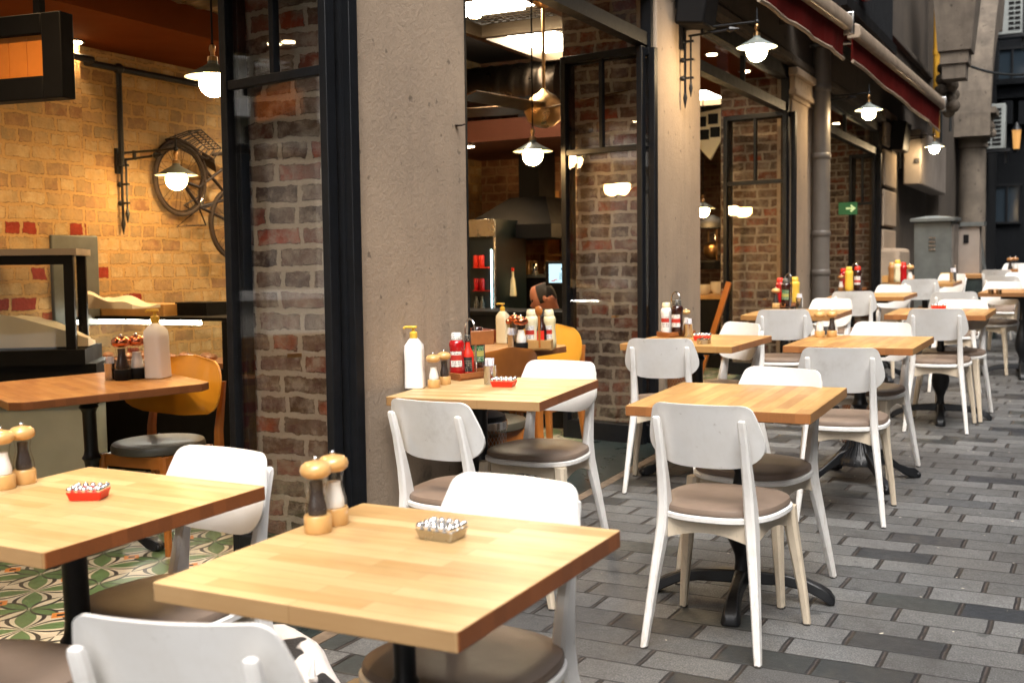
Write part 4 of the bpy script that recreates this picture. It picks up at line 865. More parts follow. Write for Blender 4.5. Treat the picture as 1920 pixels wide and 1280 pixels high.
# till / machine on top
p = bY(30, 440, 4.55); t = thing('steam_oven', 'grey slatted steel appliance behind the glass cabinet', 'appliance', p)
m = MB(); m.bb((-.5, .15, -.55), (.12, .5, .0)); m.build('casing', 'galv', t, bevel=.008)
m = MB()
for r in range(3):
    for i in range(9): m.bb((-.42+i*.05, .14, -.03-r*.014), (-.385+i*.05, .149, -.024-r*.014))
for r in range(6): m.bb((-.1, .14, -.2-r*.04), (.08, .149, -.194-r*.04))
m.build('vent_slot', 'black', t)
# folded cream cloth spilling right of the cabinet
p = bY(150, 575, 4.75); t = MB(); rings = []
for i in range(12):
    u = i/11; rings.append([(u*.42, v*.22, .055*(1-u)*(1+.3*sin(6*v+3*u))+.012*sin(9*u+4*v)+.01) for v in [k/6 for k in range(7)]]+[(u*.42, .22, -.01), (u*.42, 0, -.01)])
t.loft(rings); o = t.build('folded_cloth', 'cloth'); o.location = p; tag(o, 'folded cream cloth lying on the counter beside the glass cabinet', 'cloth')
# hanging sign box, curved black pipe
p = bY(112, 20, 3.0); z0 = bY(112, 183, 3.0).z; t = thing('hanging_sign', 'black framed hanging sign with plain orange wooden boards at the top left', 'sign', (p.x, 3.0, z0)); h_ = p.z-z0
dy = -.35
def sb(x0, x1, za, zb_, y0=0): 
    m = MB(); m.bb((x0, y0, za), (x1, y0+.07, zb_)); return m
rot = Matrix.Rotation(R(8), 4, 'Z')
m = MB(); m.bb((-.09, 0, 0), (0, .07, h_)); m.bb((-.8, 0, 0), (-.09, .07, .085)); m.bb((-.8, 0, h_-.075), (-.09, .07, h_)); m.build('frame', 'black', t, M=rot, bevel=.004)
for i in range(7):
    m = MB(); m.bb((-.091-(i+1)*.085+.0015, .02, .086), (-.091-i*.085-.0015, .045, h_-.076)); m.build('board', 'signwood', t, M=rot)
m = MB(); m.bb((-.14, .02, h_), (-.11, .05, h_+1.1)); m.build('hanger', 'black', t, M=rot)
p = bY(4, 260, 4.9); t = MB(); t.tube([p+Vector(v) for v in ((-.02, 0, 1.1), (-.02, 0, .35), (-.005, 0, .22), (.0, 0, .1), (0, 0, -.3), (0, 0, -.55))], .055, 12); o = t.build('flue_pipe', 'black'); tag(o, 'thick black flue pipe running down at the left edge', 'pipe')
# ------------------------------------------------------------------ inside tables and chairs
def interior_table(label, cx, cy, rot, a=.365, b=.365):
    t = thing('indoor_table', label, 'table', (cx, cy, 0), rot, 'dark wood tables inside', True)
    m = MB(); c = .05; m.prism([(a-c, -b), (a, -b+c), (a, b-c), (a-c, b), (-a+c, b), (-a, b-c), (-a, -b+c), (-a+c, -b)], .715, .75); m.build('tabletop', 'table3', t, bevel=.004, smooth=False); pedestal(t, 'claw'); return t
interior_table('dark wood table inside by the yellow chair at the left', -4.0, 3.60, R(-26), .42, .42); interior_table('dark wood table inside at the second opening with a box of bottles', -2.93, 5.40, R(-14), .33, .33)
def round_chair(label, p, rz, m_back, m_leg, m_seat='darkseat', bw=.24):
    t = thing('plywood_chair', label, 'chair', p, rz, 'coloured plywood chairs inside', True)
    m = MB(); o = [(.21*cos(2*pi*k/36), .21*sin(2*pi*k/36)) for k in range(36)]
    m.loft([[(x*s, y*s, z) for x, y in o] for s, z in ((.95, .43), (1, .435), (1, .455), (.97, .468), (.8, .474), (.4, .476))]); m.build('seat', m_seat, t)
    for sx in (-1, 1):
        m = MB(); m.post([(sx*.205, .19, 0), (sx*.18, .16, .43)], [(.026, .028), (.038, .038)]); m.build('leg', m_leg, t)
        m = MB(); m.post([(sx*.225, -.23, 0), (sx*.205, -.17, .40), (sx*.205, -.175, .5), (sx*.205, -.225, .72)], [(.026, .03), (.036, .045), (.034, .04), (.024, .022)]); m.build('leg', m_leg, t)
    m = MB(); m.bb((-.165, .145, .375), (.165, .165, .43)); m.bb((-.165, -.175, .375), (.165, -.155, .43)); m.bb((-.175, -.15, .375), (-.155, .144, .429)); m.bb((.155, -.15, .375), (.175, .144, .429)); m.build('seat_rail', m_leg, t)
    m = MB(); N = 20; F = []; K = []; pr = []
    for i in range(15):
        u = -1+2*i/14; pr.append((.70+.138*u, bw*(1-abs(u)**2.6)**.42*(1-.06*u)+.02))
    for z, hw in pr:
        yb = -.165-.08*(z-.55)/.26; F.append([(-hw+2*hw*k/N, yb+.07*((-hw+2*hw*k/N)/.24)**2+.012, z) for k in range(N+1)]); K.append([(x, y-.010, zz) for x, y, zz in F[-1]][::-1])
    m.loft([f+k for f, k in zip(F, K)]); m.build('backrest', m_back, t)
    return t
a = gY(247, 745, 3.78); c = gY(452, 745, 3.95)
mid = gY(352, 735, 3.92); round_chair('glossy yellow plywood chair beside the indoor table at the left', (-3.79, 3.80, 0), R(181), 'yellowchair', 'orangewood', bw=.27)
p = gZ(905, 620, .8); round_chair('red brown plywood chair with its back against the fridge side', (p.x-.02, p.y, 0), R(20), 'redchair', 'orangewood')
p = gY(1025, 672, 5.95); round_chair('yellow plywood chair behind the indoor table with the box of bottles', (p.x+.02, p.y-.22, 0), R(176), 'yellowchair', 'orangewood', bw=.22)
p = gZ(905, 690, .72); round_chair('orange plywood chair low behind the dark barbecue bottle', (p.x, p.y, 0), R(60), 'orangewood', 'orangewood', bw=.2)
# items on the indoor tables
IZ = .7505
def ai(px, py): return gZ(px, py, IZ)
pump_bottle('white carton shaped bottle with yellow pump on the indoor table at the left', ai(297, 708), R(5), s=1.25)
mill('tall dark pepper mill with copper knob on the indoor table at the left', ai(231, 712), 'pepper', 'copper', .21); mill('tall white salt mill with copper knob on the indoor table at the left', ai(259, 709), 'salt', 'copper', .21)
sugar_cup('steel cup of sachets on the indoor table at the left', ai(208, 712), 1.0)
t = caddy('pale wooden box of sauce bottles on the second indoor table', ai(1013, 655), R(10), 'traylight', L=.15, W=.11, H=.055, handle=False)
squeeze('cream mayonnaise bottle in the pale box on the second indoor table', gZ(998, 652, IZ+.01), 'creamp', 'label', 0, 1.1, 'creamp'); squeeze('slim dark bottle with red label in the pale box on the second indoor table', gZ(1017, 652, IZ+.01), 'darksauce', 'redlabel', 0, 1.1, 'blacklabel', thin=True); squeeze('pale squeeze bottle at the right of the pale box on the second indoor table', gZ(1031, 651, IZ+.01), 'lava', 'label', 0, 1.08, 'creamp')
mill('salt mill with red knob on the second indoor table', ai(978, 658), 'salt', 'copper', .19); sugar_cup('steel cup of sachets on the second indoor table', ai(962, 657), 1.1)
m = MB(); m.tube([(0, 0, 0), (0, 0, .17)], .006, 8); m.sphere((0, 0, .19), .022, 12, 8, (1, .4, 1.2)); o = m.build('wooden_spoon', 'orangewood'); o.matrix_world = M4 @ Matrix.Translation(gZ(1012, 652, IZ+.03)); tag(o, 'upright wooden spoon in the pale box before the man', 'spoon')
pump_bottle('cream pump bottle at the back left of the second indoor table', gZ(944, 643, IZ), 0, 'creamp', .9); mill('dark pepper mill with red knob at the back of the second indoor table', gZ(966, 643, IZ), 'pepper', 'copper', .17); mill('small salt mill with red knob at the back of the second indoor table', gZ(953, 643, IZ), 'salt', 'copper', .15)
# ------------------------------------------------------------------ kitchen behind the second opening
def kY(px, py, y): return bY(px, py, y)
YK = 9.6
p0 = kY(880, 412, 8.6); p1 = kY(930, 640, 8.6); t = thing('drinks_fridge', 'upright steel fridge with a lit open side of bottles', 'fridge', (p1.x, 8.6, 0)); wf = p1.x-p0.x
m = MB(); m.bb((-wf-.2, .02, .3), (-.0, .6, p0.z)); m.build('cabinet', 'fridge', t)
m = MB(); m.bb((-wf-.2, .0, p0.z-.15), (0, .0199, p0.z)); m.bb((-.015, 0, .3), (0, .0199, p0.z-.151)); m.build('steel_panel', 'steel', t, bevel=.003)
m = MB(); [m.bb((-.034, -.012, .5+.02*k), (-.028, -.002, .512+.02*k)) for k in range(int((p0.z-.75)/.02))]; m.build('light_strip', 'ledc', t)
for i in range(5):
    m = MB(); z = p0.z-.42-i*.2; m.bb((-.21, -.02, z), (-.05, .019, z+.008))
    for k in range(2): m.lathe([(.02, .009), (.024, .015), (.024, .10), (.02, .11)] if i < 2 else [(.022, .009), (.022, .09), (.009, .13), (.009, .155)], (-.185+k*.055, 0, z), 10)
    m.build('bottle_shelf', ['redlabel', 'ketchup', 'blacklabel', 'green', 'lava'][i], t)
# hood
a = kY(885, 405, 9.0); b = kY(1034, 445, 9.0); c1 = kY(950, 380, 9.3); c2 = kY(1005, 385, 9.3); tp = kY(975, 320, 9.4)
t = thing('extractor_hood', 'large dark steel extractor hood over the kitchen', 'hood', (b.x, 9.0, b.z)); W = b.x-a.x+.1
m = MB(); m.loft([[(-W, 0, 0), (0, 0, 0), (0, .9, 0), (-W, .9, 0)], [(-W, 0, .12), (0, 0, .12), (0, .9, .12), (-W, .9, .12)], [(-W*.62, .3, .38), (-W*.22, .3, .38), (-W*.22, .8, .38), (-W*.62, .8, .38)]]); m.build('canopy', 'black', t, smooth=False)
m = MB(); m.bb((-W*.55, .35, .381), (-W*.32, .7, 1.3)); m.build('flue', 'black', t)
# back counter with jars
p = kY(965, 515, 9.4); q2 = kY(1045, 515, 9.4)
t = thing('kitchen_counter', 'dark back counter of the kitchen below the jars', 'counter', (p.x, 9.4, 0)); m = MB(); m.bb((-.5, 0, .2), (q2.x-p.x+.5, .6, p.z-.03)); m.build('carcass', 'black', t); m = MB(); m.bb((-.5, -.03, p.z-.03), (q2.x-p.x+.5, .6, p.z)); m.build('worktop', 'galv', t, bevel=.004)
for i, px in enumerate((976, 987, 998, 1022)):
    tt = thing('storage_jar', ['first clear jar from the left on the back counter of the kitchen', 'second clear jar from the left on the back counter of the kitchen', 'third clear jar from the left on the back counter of the kitchen', 'clear jar standing nearest the lit screen on the back counter'][i], 'jar', (kY(px, 513, 9.45).x, 9.5, p.z), 0, 'clear jars on the back counter')
    m = MB(); m.lathe([(.03, 0), (.033, .01), (.033, .09), (.025, .105)]); m.build('body', 'chrome' if i != 1 else 'brass', tt); m = MB(); m.lathe([(.027, .105), (.027, .125), (.01, .13)]); m.build('lid', 'brass', tt)
# shelving
p = kY(1020, 395, 9.9); q2 = kY(1062, 395, 9.9); t = thing('wooden_shelves', 'open wooden shelf unit beside the extractor hood', 'shelf', (p.x, 9.9, .2)); ww = q2.x-p.x+.4
m = MB(); m.bb((0, 0, 0), (.03, .28, p.z)); m.bb((ww, 0, 0), (ww+.03, .28, p.z)); m.build('upright', 'traylight', t)
for k in range(5): m = MB(); m.bb((.031, 0, p.z-.2-.22*k), (ww-.001, .28, p.z-.18-.22*k)); m.build('shelf', 'traylight', t)
# till screen
a = kY(1028, 495, 7.6); b = kY(1057, 530, 7.6); t = thing('till_screen', 'lit pale blue till screen behind the man', 'screen', (a.x, 7.6, b.z)); wd = .26; hh = a.z-b.z
sh = Matrix.Rotation(R(-14), 4, 'X')
m = MB(); m.bb((-.03, .012, -.02), (wd, .05, hh+.02)); m.build('bezel', 'black', t, bevel=.004); m = MB(); m.bb((0, .009, 0), (wd-.03, .0115, hh)); m.build('display', 'screen', t)
m = MB()
for i in range(4): m.bb((.1+.012*i, .006, hh-.045), (.107+.012*i, .0088, hh-.03))
for i in range(6): m.bb((.085, .006, hh-.07-.009*i), (.125, .0088, hh-.067-.009*i))
m.build('screen_text', 'ink', t); m = MB(); m.bb((.02, .006, .01), (.05, .0088, .018)); m.bb((.045, .006, .02), (.07, .0088, .026)); m.build('screen_logo', 'redlabel', t)
m = MB(); m.bb((.1, .03, -.5), (.14, .06, -.021)); m.build('stand', 'black', t)
# service counter in front of the man
t = thing('service_counter', 'dark service counter the man leans over', 'counter', (-3.9, 7.15, 0)); m = MB(); m.bb((-.9, 0, .15), (.75, .5, 1.0)); m.build('carcass', 'black', t); m = MB(); m.bb((-.95, -.03, 1.0), (.8, .5, 1.03)); m.build('worktop', 'black', t, bevel=.004)
# pink cloth / bottles low left in the kitchen
for i, px in enumerate((948, 962)):
    p = kY(px, 555, 8.9); tt = thing('oil_bottle', ['left one of two slim bottles on the lower kitchen shelf', 'right one of two slim bottles on the lower kitchen shelf'][i], 'bottle', p, 0, 'slim kitchen bottles'); m = MB(); m.lathe([(.03, 0), (.034, .01), (.02, .14), (.01, .17), (.01, .22)]); m.build('body', 'creamp', tt); m = MB(); m.lathe([(.012, .22), (.012, .25)]); m.build('cap', 'redlabel', tt)
# ================================================================== THE MAN BEHIND THE COUNTER
def skin_body(name, verts, edges, radii, m, parent, sub=2, root=0):
    me = bpy.data.meshes.new(name); me.from_pydata(verts, edges, []); o = bpy.data.objects.new(name, me); C.objects.link(o)
    if parent: o.parent = parent
    sk = o.modifiers.new('skin', 'SKIN')
    for i, r in enumerate(radii):
        d = me.skin_vertices[0].data[i]; d.radius = r if isinstance(r, tuple) else (r, r); d.use_root = (i == root)
    sk.use_smooth_shade = True
    ss = o.modifiers.new('sub', 'SUBSURF'); ss.levels = sub; ss.render_levels = sub
    me.materials.append(MT[m]); return o
hp = bY(1022, 562, 7.75)
t = thing('person', 'balding man in dark shirt bending forward behind the counter, face down', 'person', hp, R(0))
V = [(.16, .05, -.75), (.15, .05, -.55), (.12, .05, -.36), (.10, .05, -.22), (.06, .03, -.12), (.02, 0, -.02), (.0, 0, .05),   # pelvis..head
     (.02, -.14, -.24), (-.06, -.20, -.42), (-.20, -.18, -.50), (-.27, -.18, -.51),
     (.14, .24, -.24), (.08, .28, -.44), (-.08, .24, -.52), (-.15, .22, -.53),
     (.15, -.10, -.85), (-.02, -.12, -1.15), (.1, -.12, -1.5), (.15, .17, -.85), (0, .18, -1.15), (.12, .18, -1.5)]
Ed = [(0, 1), (1, 2), (2, 3), (3, 4), (4, 5), (5, 6), (3, 7), (7, 8), (8, 9), (9, 10), (3, 11), (11, 12), (12, 13), (13, 14), (0, 15), (15, 16), (16, 17), (0, 18), (18, 19), (19, 20)]
Ra = [.15, .15, .155, .13, .06, .075, .08, .065, .048, .036, .03, .065, .048, .036, .03, .085, .065, .045, .085, .065, .045]
skin_body('body', V, Ed, Ra, 'skin', t)
V2 = V[:4]+[V[7], V[8], V[11], V[12]]; E2 = [(0, 1), (1, 2), (2, 3), (3, 4), (4, 5), (3, 6), (6, 7)]
skin_body('shirt', V2, E2, [.165, .165, .17, .145, .078, .062, .078, .062], 'shirt', t)
m = MB(); rings = []
for i in range(12):   # head: ovoid with brow, nose and jaw, facing -x and down
    u = i/11; z = -.115+.235*u; rx = .098*math.sqrt(max(.02, 1-((u-.55)/.56)**2)); ry = .075*math.sqrt(max(.02, 1-((u-.55)/.56)**2)); ring = []
    for k in range(24):
        a = 2*pi*k/24; x = -rx*cos(a)*(1.0 if cos(a) > 0 else 1.02); y = ry*sin(a)
        if abs(sin(a)) < .3 and cos(a) > 0: x -= .022*math.exp(-((u-.42)/.09)**2)+.008*math.exp(-((u-.22)/.05)**2)-.010*math.exp(-((u-.54)/.04)**2)
        ring.append((x, y, z))
    rings.append(ring)
HM = Matrix.Translation((-.01, 0, .0)) @ Matrix.Rotation(R(-22), 4, 'Y') @ Matrix.Rotation(R(28), 4, 'Z')
m.loft(rings); m.build('head', 'skin', t, M=HM, ang=80)
m = MB(); [m.sphere((.005, s*.077, -.005), .02, 10, 8, (.8, .35, 1.4)) for s in (-1, 1)]; m.build('ear', 'skin', t, M=HM)
m = MB(); [m.sphere((-.083, s*.03, .018), .011, 8, 6) for s in (-1, 1)]; m.build('eye', 'hair', t, M=HM)
m = MB(); rings = []
for i in range(9):
    u = .35+.62*i/8; z = -.115+.235*u; k0 = math.sqrt(max(.02, 1-((u-.55)/.56)**2)); ring = []
    for k in range(17): a = R(66+228*k/16+0); ring.append((-.103*k0*cos(a), .081*k0*sin(a), z+.004))
    rings.append(ring+[(x*.9, y*.9, zz) for x, y, zz in ring[::-1]])
m.loft(rings); m.build('hair', 'hair', t, M=HM, ang=80)
# ================================================================== THINGS DEEP IN THE THIRD BAY
p = bY(1336, 470, 11.8); t = thing('copper_lantern', 'copper framed glass warming lantern seen past the second pillar', 'lantern', p); 
m = MB(); m.lathe([(.2, .24), (.19, .27), (.14, .32), (.05, .36), (.02, .38)], seg=20); m.build('roof', 'black', t); m = MB(); m.lathe([(.2, -.2), (.2, -.12), (.17, -.1)], seg=20); m.build('base', 'black', t)
m = MB(); m.lathe([(.17, -.1), (.2, .0), (.2, .2)], seg=20, cap=False); m.build('glass_body', 'cglass', t); m = MB(); m.sphere((0, 0, .0), .1, 14, 10); m.build('lamp', 'brass', t)
m = MB(); 
for k in range(6): a = k*pi/3; m.tube([(.2*cos(a), .2*sin(a), -.1), (.2*cos(a), .2*sin(a), .22)], .01, 6)
m.build('post', 'brass', t)
p = bY(1330, 620, 10.8); t = thing('display_stand', 'counter of red and cream dishes under the copper lantern', 'counter', (p.x, 10.8, 0)); 
m = MB(); m.bb((-.5, 0, .3), (.12, .6, 1.0)); m.build('carcass', 'black', t); m = MB(); m.bb((-.5, -.02, 1.0), (.12, .6, 1.04)); m.build('worktop', 'traylight', t)
m = MB(); [m.lathe([(.05, 1.05), (.08, 1.09), (.08, 1.14+.03*(k % 2))], (-.4+.15*k, .15, 0), 12) for k in range(4)]; m.build('dish', 'cloth', t)
# framed shield ornament
p = bY(1328, 243, 11.0); t = thing('wall_shield', 'pale shield shaped window ornament with four dark panes', 'ornament', p)
m = MB(); m.loft([[(x, y_, z) for x, z in ((-.17, .16), (.13, .2), (.2, .0), (.02, -.3), (-.12, -.15))] for y_ in (0, .03)]); m.build('shield', 'creamp', t, smooth=False)
m = MB(); [m.bb((x, -.006, z), (x+.1, -.001, z+.1)) for x, z in ((-.12, .03), (.0, .05), (-.09, -.1), (.02, -.08))]; m.build('dark_pane', 'black', t)
p = bY(1340, 560, 10.2); t = thing('leaning_post', 'slim orange wooden post leaning past the second pillar', 'post', (p.x, 10.2, .3)); m = MB(); m.box((0, 0, .45), (.05, .04, .9), ry=R(18)); m.build('leg', 'orangewood', t)
# exit sign
p = bX(1590, 391, -2.68); t = thing('exit_sign', 'green illuminated sign with a pale right pointing arrow', 'sign', (p.x, p.y, p.z)); 
m = MB(); m.box((0, 0, 0), (.22, .03, .15)); m.build('panel', 'exit', t); m = MB(); m.bb((-.02, -.022, -.01), (.055, -.016, .01)); m.loft([[(.04, y_, .045), (.095, y_, 0), (.04, y_, -.045), (.03, y_, -.03), (.062, y_, 0), (.03, y_, .03)] for y_ in (-.022, -.016)]); m.build('arrow', 'exitarrow', t, smooth=False)
# ================================================================== OUTSIDE FITTINGS OF THE FRONT
# awnings
def awning(label, a0, a1, b0, b1, zoff=0):
    # a: lower hem points (px), b: upper bar points
    xa = -2.0; A0 = bX(*a0, xa); A1 = bX(*a1, xa); B0 = bX(*b0, xa+.03); B1 = bX(*b1, xa+.03); y0 = A0.y; y1 = A1.y
    def zb(y): return B0.z+(B1.z-B0.z)*(y-B0.y)/(B1.y-B0.y)
    t = thing('awning', label, 'awning', (XF, y0, zb(y0)), 0, 'dark red roller awnings'); N = 14
    m = MB(); rings = []
    for i in range(N+1):
        y = y0+(y1-y0)*i/N; zh = A0.z+(A1.z-A0.z)*i/N+.004*sin(3*i); rings.append([(xa-XF, y-y0, zb(y)-zb(y0)-.05), (xa-XF-.006, y-y0, zb(y)-zb(y0)-.05), (xa-XF-.012+.012*sin(i*1.3), y-y0, zh-zb(y0)), (xa-XF-.004+.012*sin(i*1.3), y-y0, zh-zb(y0))])
    m.loft(rings); m.build('valance', 'awning', t, smooth=False)
    m = MB(); m.tube([(xa-XF+.003+.012*sin(i*1.3), (y1-y0)*i/N, (A0.z+(A1.z-A0.z)*i/N+.004*sin(3*i))-zb(y0)) for i in range(N+1)], .016, 6); m.build('hem', 'awnbar', t)
    m = MB(); m.loft([[(xa-XF+x, y-y0, zb(y)-zb(y0)+z) for x, z in ((-.05, -.06), (.06, -.06), (.075, -.02), (.06, .06), (.0, .085), (-.05, .06))] for y in (y0, y1+.03)]); m.build('front_bar', 'awnbar', t, bevel=.01)
    m = MB(); m.loft([[(0.0, y-y0, zb(y)-zb(y0)+.22), (0.0, y-y0, zb(y)-zb(y0)+.20), (xa-XF-.05, y-y0, zb(y)-zb(y0)+.03), (xa-XF-.05, y-y0, zb(y)-zb(y0)+.05)] for y in (y0, y1)]); m.build('canvas', 'awning', t, smooth=False)
    m = MB(); m.box((xa-XF, y1-y0+.05, zb(y1)-zb(y0)), (.16, .05, .2)); m.box((.2, .5, .0), (.42, .04, .04)); m.box((.2, y1-y0-.3, zb(y1)-zb(y0)), (.42, .04, .04)); m.build('arm', 'steel', t, bevel=.01)
    return t
awning('nearer section of dark red awning with cream bar, cut by the top edge', (1422, 0), (1582, 110), (1503+28, 0), (1580, 36))
awning('further section of dark red awning with cream bar ending by the meter box', (1598, 115), (1762, 246), (1608, 62), (1770, 197))
# downpipe
p = bX(1540, 300, -2.40); t = thing('downpipe', 'grey painted downpipe beside the third pillar', 'pipe', (-2.40, p.y, 0))
m = MB(); m.tube([(0, 0, .2), (0, 0, 4.5)], .085, 20); m.build('pipe', 'pipe', t)
for z in (1.22, 1.6, 2.35, 3.0): m = MB(); m.lathe([(.087, z), (.094, z+.01), (.094, z+.05), (.087, z+.06)], seg=20); m.build('collar', 'pipe', t)
# yellow gas pipe
p = bX(1757, 100, -2.3); t = MB(); t.tube([(-2.3, p.y, 3.3), (-2.3, p.y, 9)], .055, 10); t.lathe([(.065, 4.6), (.065, 4.68)], (-2.3, p.y, 0), 12); o = t.build('gas_pipe', 'gas'); tag(o, 'vertical yellow gas pipe on the upper wall', 'pipe')
# meter box on the wall
a = bX(1739, 275, -2.1); b = bX(1783, 365, -2.1); t = thing('meter_box', 'large cream meter box high on the wall right of the furthest lamp', 'box', (-2.42, a.y, b.z))
m = MB(); m.bb((0, 0, 0), (.24, b.y-a.y, a.z-b.z+.25)); m.build('casing', 'boxwhite', t, bevel=.02); m = MB(); m.bb((.16, -.02, .3), (.22, -.001, .36)); m.build('latch', 'steel', t)
# conduit below box
# utility cabinet
CB = gZ(1716, 585, 0); yc = 13.9
a = gY(1714, 416, yc); b = gY(1784, 416, yc); t = thing('utility_cabinet', 'galvanised grey street utility cabinet with sloping lid and yellow sticker', 'cabinet', (a.x, yc, 0), 0, None, True); wc = b.x-a.x; hc = a.z
m = MB(); m.bb((0, 0, 0), (wc, .62, hc)); m.build('body', 'galv', t, bevel=.006)
m = MB(); m.loft([[(-.04, -.05, hc), (wc+.04, -.05, hc), (wc+.04, .68, hc), (-.04, .68, hc)], [(-.04, -.05, hc+.035), (wc+.04, -.05, hc+.035), (wc+.04, .68, hc+.035), (-.04, .68, hc+.035)], [(wc*.4, -.03, hc+.062), (wc*.6, -.03, hc+.062), (wc*.6, .66, hc+.062), (wc*.4, .66, hc+.062)]]); m.build('lid', 'galv', t, smooth=False)
m = MB(); m.bb((wc+.001, .03, .1), (wc+.02, .59, hc-.04)); m.build('door', 'pipe', t); m = MB(); [m.bb((wc*.4, -.012, hc-.2-.045*i), (wc*.58, -.001, hc-.18-.045*i)) for i in range(4)]; m.build('vent', 'steel', t); m = MB(); m.bb((wc*.72, -.006, .72), (wc*.97, -.001, .79)); m.build('sticker', 'yellowp', t)
m = MB(); m.box((wc+.03, .12, .83), (.02, .05, .1)); m.build('padlock', 'chrome', t)
a = gY(1790, 425, yc+.7); t = thing('brick_meter_cabinet', 'small beige meter cabinet just behind the utility cabinet', 'cabinet', (a.x, yc+.7, 0), 0, None, True); m = MB(); m.bb((0, 0, 0), (.28, .3, a.z)); m.build('body', 'boxwhite', t); m = MB(); m.bb((-.03, -.03, a.z), (.33, .33, a.z+.05)); m.build('lid', 'galv', t); m = MB(); m.bb((.1, -.01, a.z-.2), (.16, -.001, a.z-.1)); m.build('vent', 'black', t)
# dark enclosed balcony above
a = bX(1600, 0, -2.1); t = thing('balcony', 'dark iron enclosed balcony overhanging above the awning, cut by the top edge', 'balcony', (XF, 10.6, 3.62)); m = MB(); m.bb((.01, -.2, 0), (.5, 2.6, .1)); m.build('floor_slab', 'black', t); m = MB(); 
for i in range(29): m.bb((.47, -.15+i*.09, .1), (.49, -.135+i*.09, 1.1))
m.bb((.46, -.18, 1.1), (.5, 2.58, 1.15)); m.build('railing', 'iron', t); m = MB(); m.bb((.02, -.15, .1), (.42, 2.5, 1.6)); m.build('glazing', 'farwindow', t); m = MB(); m.sphere((.52, .5, .25), .1, 10, 8, (1, 2, .8)); m.build('cloth_bundle', 'ketchup', t)
# second building with column, arch and keystone
t = thing('arched_building', 'old stone building with carved column capitals and an arch beyond the cafe', 'building', (0, 0, 0))
m = MB(); m.bb((-3.2, 19.7, -.3), (-2.3, 24.9, 12)); m.build('wall', 'plaster2', t)
cx, cy = -2.02, 22.2
m = MB(); m.lathe([(.30, .3), (.30, .6), (.25, .7), (.24, 1.0), (.225, 3.35), (.26, 3.38), (.26, 3.45)], (cx, cy, 0), 24); m.build('column', 'stone', t)
m = MB(); m.lathe([(.24, 3.45), (.27, 3.6), (.33, 3.8), (.36, 3.9), (.38, 3.95)], (cx, cy, 0), 24)
for k in range(14): a = 2*pi*k/14; m.sphere((cx+.33*cos(a), cy+.33*sin(a), 3.62+.14*(k % 2)), .06, 8, 6, (1, 1, 1.4))
m.bb((cx-.4, cy-.4, 3.95), (cx+.4, cy+.4, 4.05)); m.build('capital', 'stone', t)
m = MB(); rings = []
for i in range(13):
    a = pi*(.0+.5*i/12); r0, r1 = 2.6, 3.5; yy = cy+.4+ (1-cos(a))*0; rings.append([(-2.3+dx, 24.9-r*cos(a)*.9, 4.05+r*sin(a)*.9-.5) for dx, r in ((0, r0), (.55, r0), (.6, r1), (0, r1))])
m.loft(rings); m.build('arch', 'stone', t, smooth=False)
p = bX(1790, 20, -1.9); m = MB(); m.loft([[(p.x+dx, p.y+dy_, p.z+z) for dx, dy_ in ((-.2*s, -.25*s), (.25*s, -.25*s), (.25*s, .3*s), (-.2*s, .3*s))] for z, s in ((-1.0, .7), (-.8, .72), (-.79, .85), (-.62, .85), (-.61, 1), (.6, 1.45))]); m.build('keystone', 'stone', t, smooth=False)
p = bX(1778, 170, -2.05); m = MB(); 
for k in range(12): m.sphere((p.x+.1*sin(k*2.2), p.y+.1*cos(k*1.7), p.z-.3+.06*k), .1, 8, 6)
m.build('carving', 'stone', t)
# conduits and cable
m = MB(); p = bX(1766, 150, -2.2); q = p.y
m.tube([(-2.2, q, 3.2), (-2.2, q, 4.4), (-2.15, q+.15, 4.7), (-2.1, q+.3, 4.4), (-2.1, q+.32, 3.4)], .02, 6); o = m.build('cable_loop', 'cable'); tag(o, 'loop of black cables beside the yellow pipe', 'cable')
a = bX(1766, 100, -2.2); b = bX(1930, 123, .2); b = bY(1990, 131, 17); m = MB(); m.tube([a.lerp(b, u)-Vector((0, 0, .18*sin(pi*u))) for u in [i/12 for i in range(13)]], .02, 6); o = m.build('overhead_cable', 'cable'); tag(o, 'long dark cable stretched to the right across the alley', 'cable')
# dark building closing the street
t = thing('dark_building', 'dark shadowed building closing the far end of the street', 'building', (0, 0, 0)); YB = 27.5
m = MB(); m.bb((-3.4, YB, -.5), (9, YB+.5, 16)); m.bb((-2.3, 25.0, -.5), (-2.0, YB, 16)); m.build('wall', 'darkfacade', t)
def win(px0, py0, px1, py1, nx=2):
    a = bY(px0, py0, YB-.03); b = bY(px1, py1, YB-.03); f = MB(); w_ = .05
    f.bb((a.x-w_, YB-.08, b.z-w_), (b.x+w_, YB-.001, b.z)); f.bb((a.x-w_, YB-.08, a.z), (b.x+w_, YB-.001, a.z+w_))
    for i in range(nx+1): x = a.x+(b.x-a.x)*i/nx; f.bb((x-.02, YB-.08, b.z), (x+.02, YB-.001, a.z))
    o = f.build('window', 'frame', t); g = MB(); g.bb((a.x, YB-.03, b.z), (b.x, YB-.025, a.z)); g.build('pane', 'farwindow', o)
win(1872, 95, 1925, 148); win(1866, 350, 1910, 415, 2)
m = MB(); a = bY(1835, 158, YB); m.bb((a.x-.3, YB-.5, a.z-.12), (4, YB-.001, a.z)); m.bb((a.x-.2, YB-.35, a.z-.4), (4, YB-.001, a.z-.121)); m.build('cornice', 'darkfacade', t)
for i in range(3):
    a = bY(1860+i*30, 190, YB-.3); m = MB(); m.bb((a.x-.1, YB-.4, a.z-.5), (a.x+.1, YB-.001, a.z)); m.build('corbel', 'darkfacade', t)
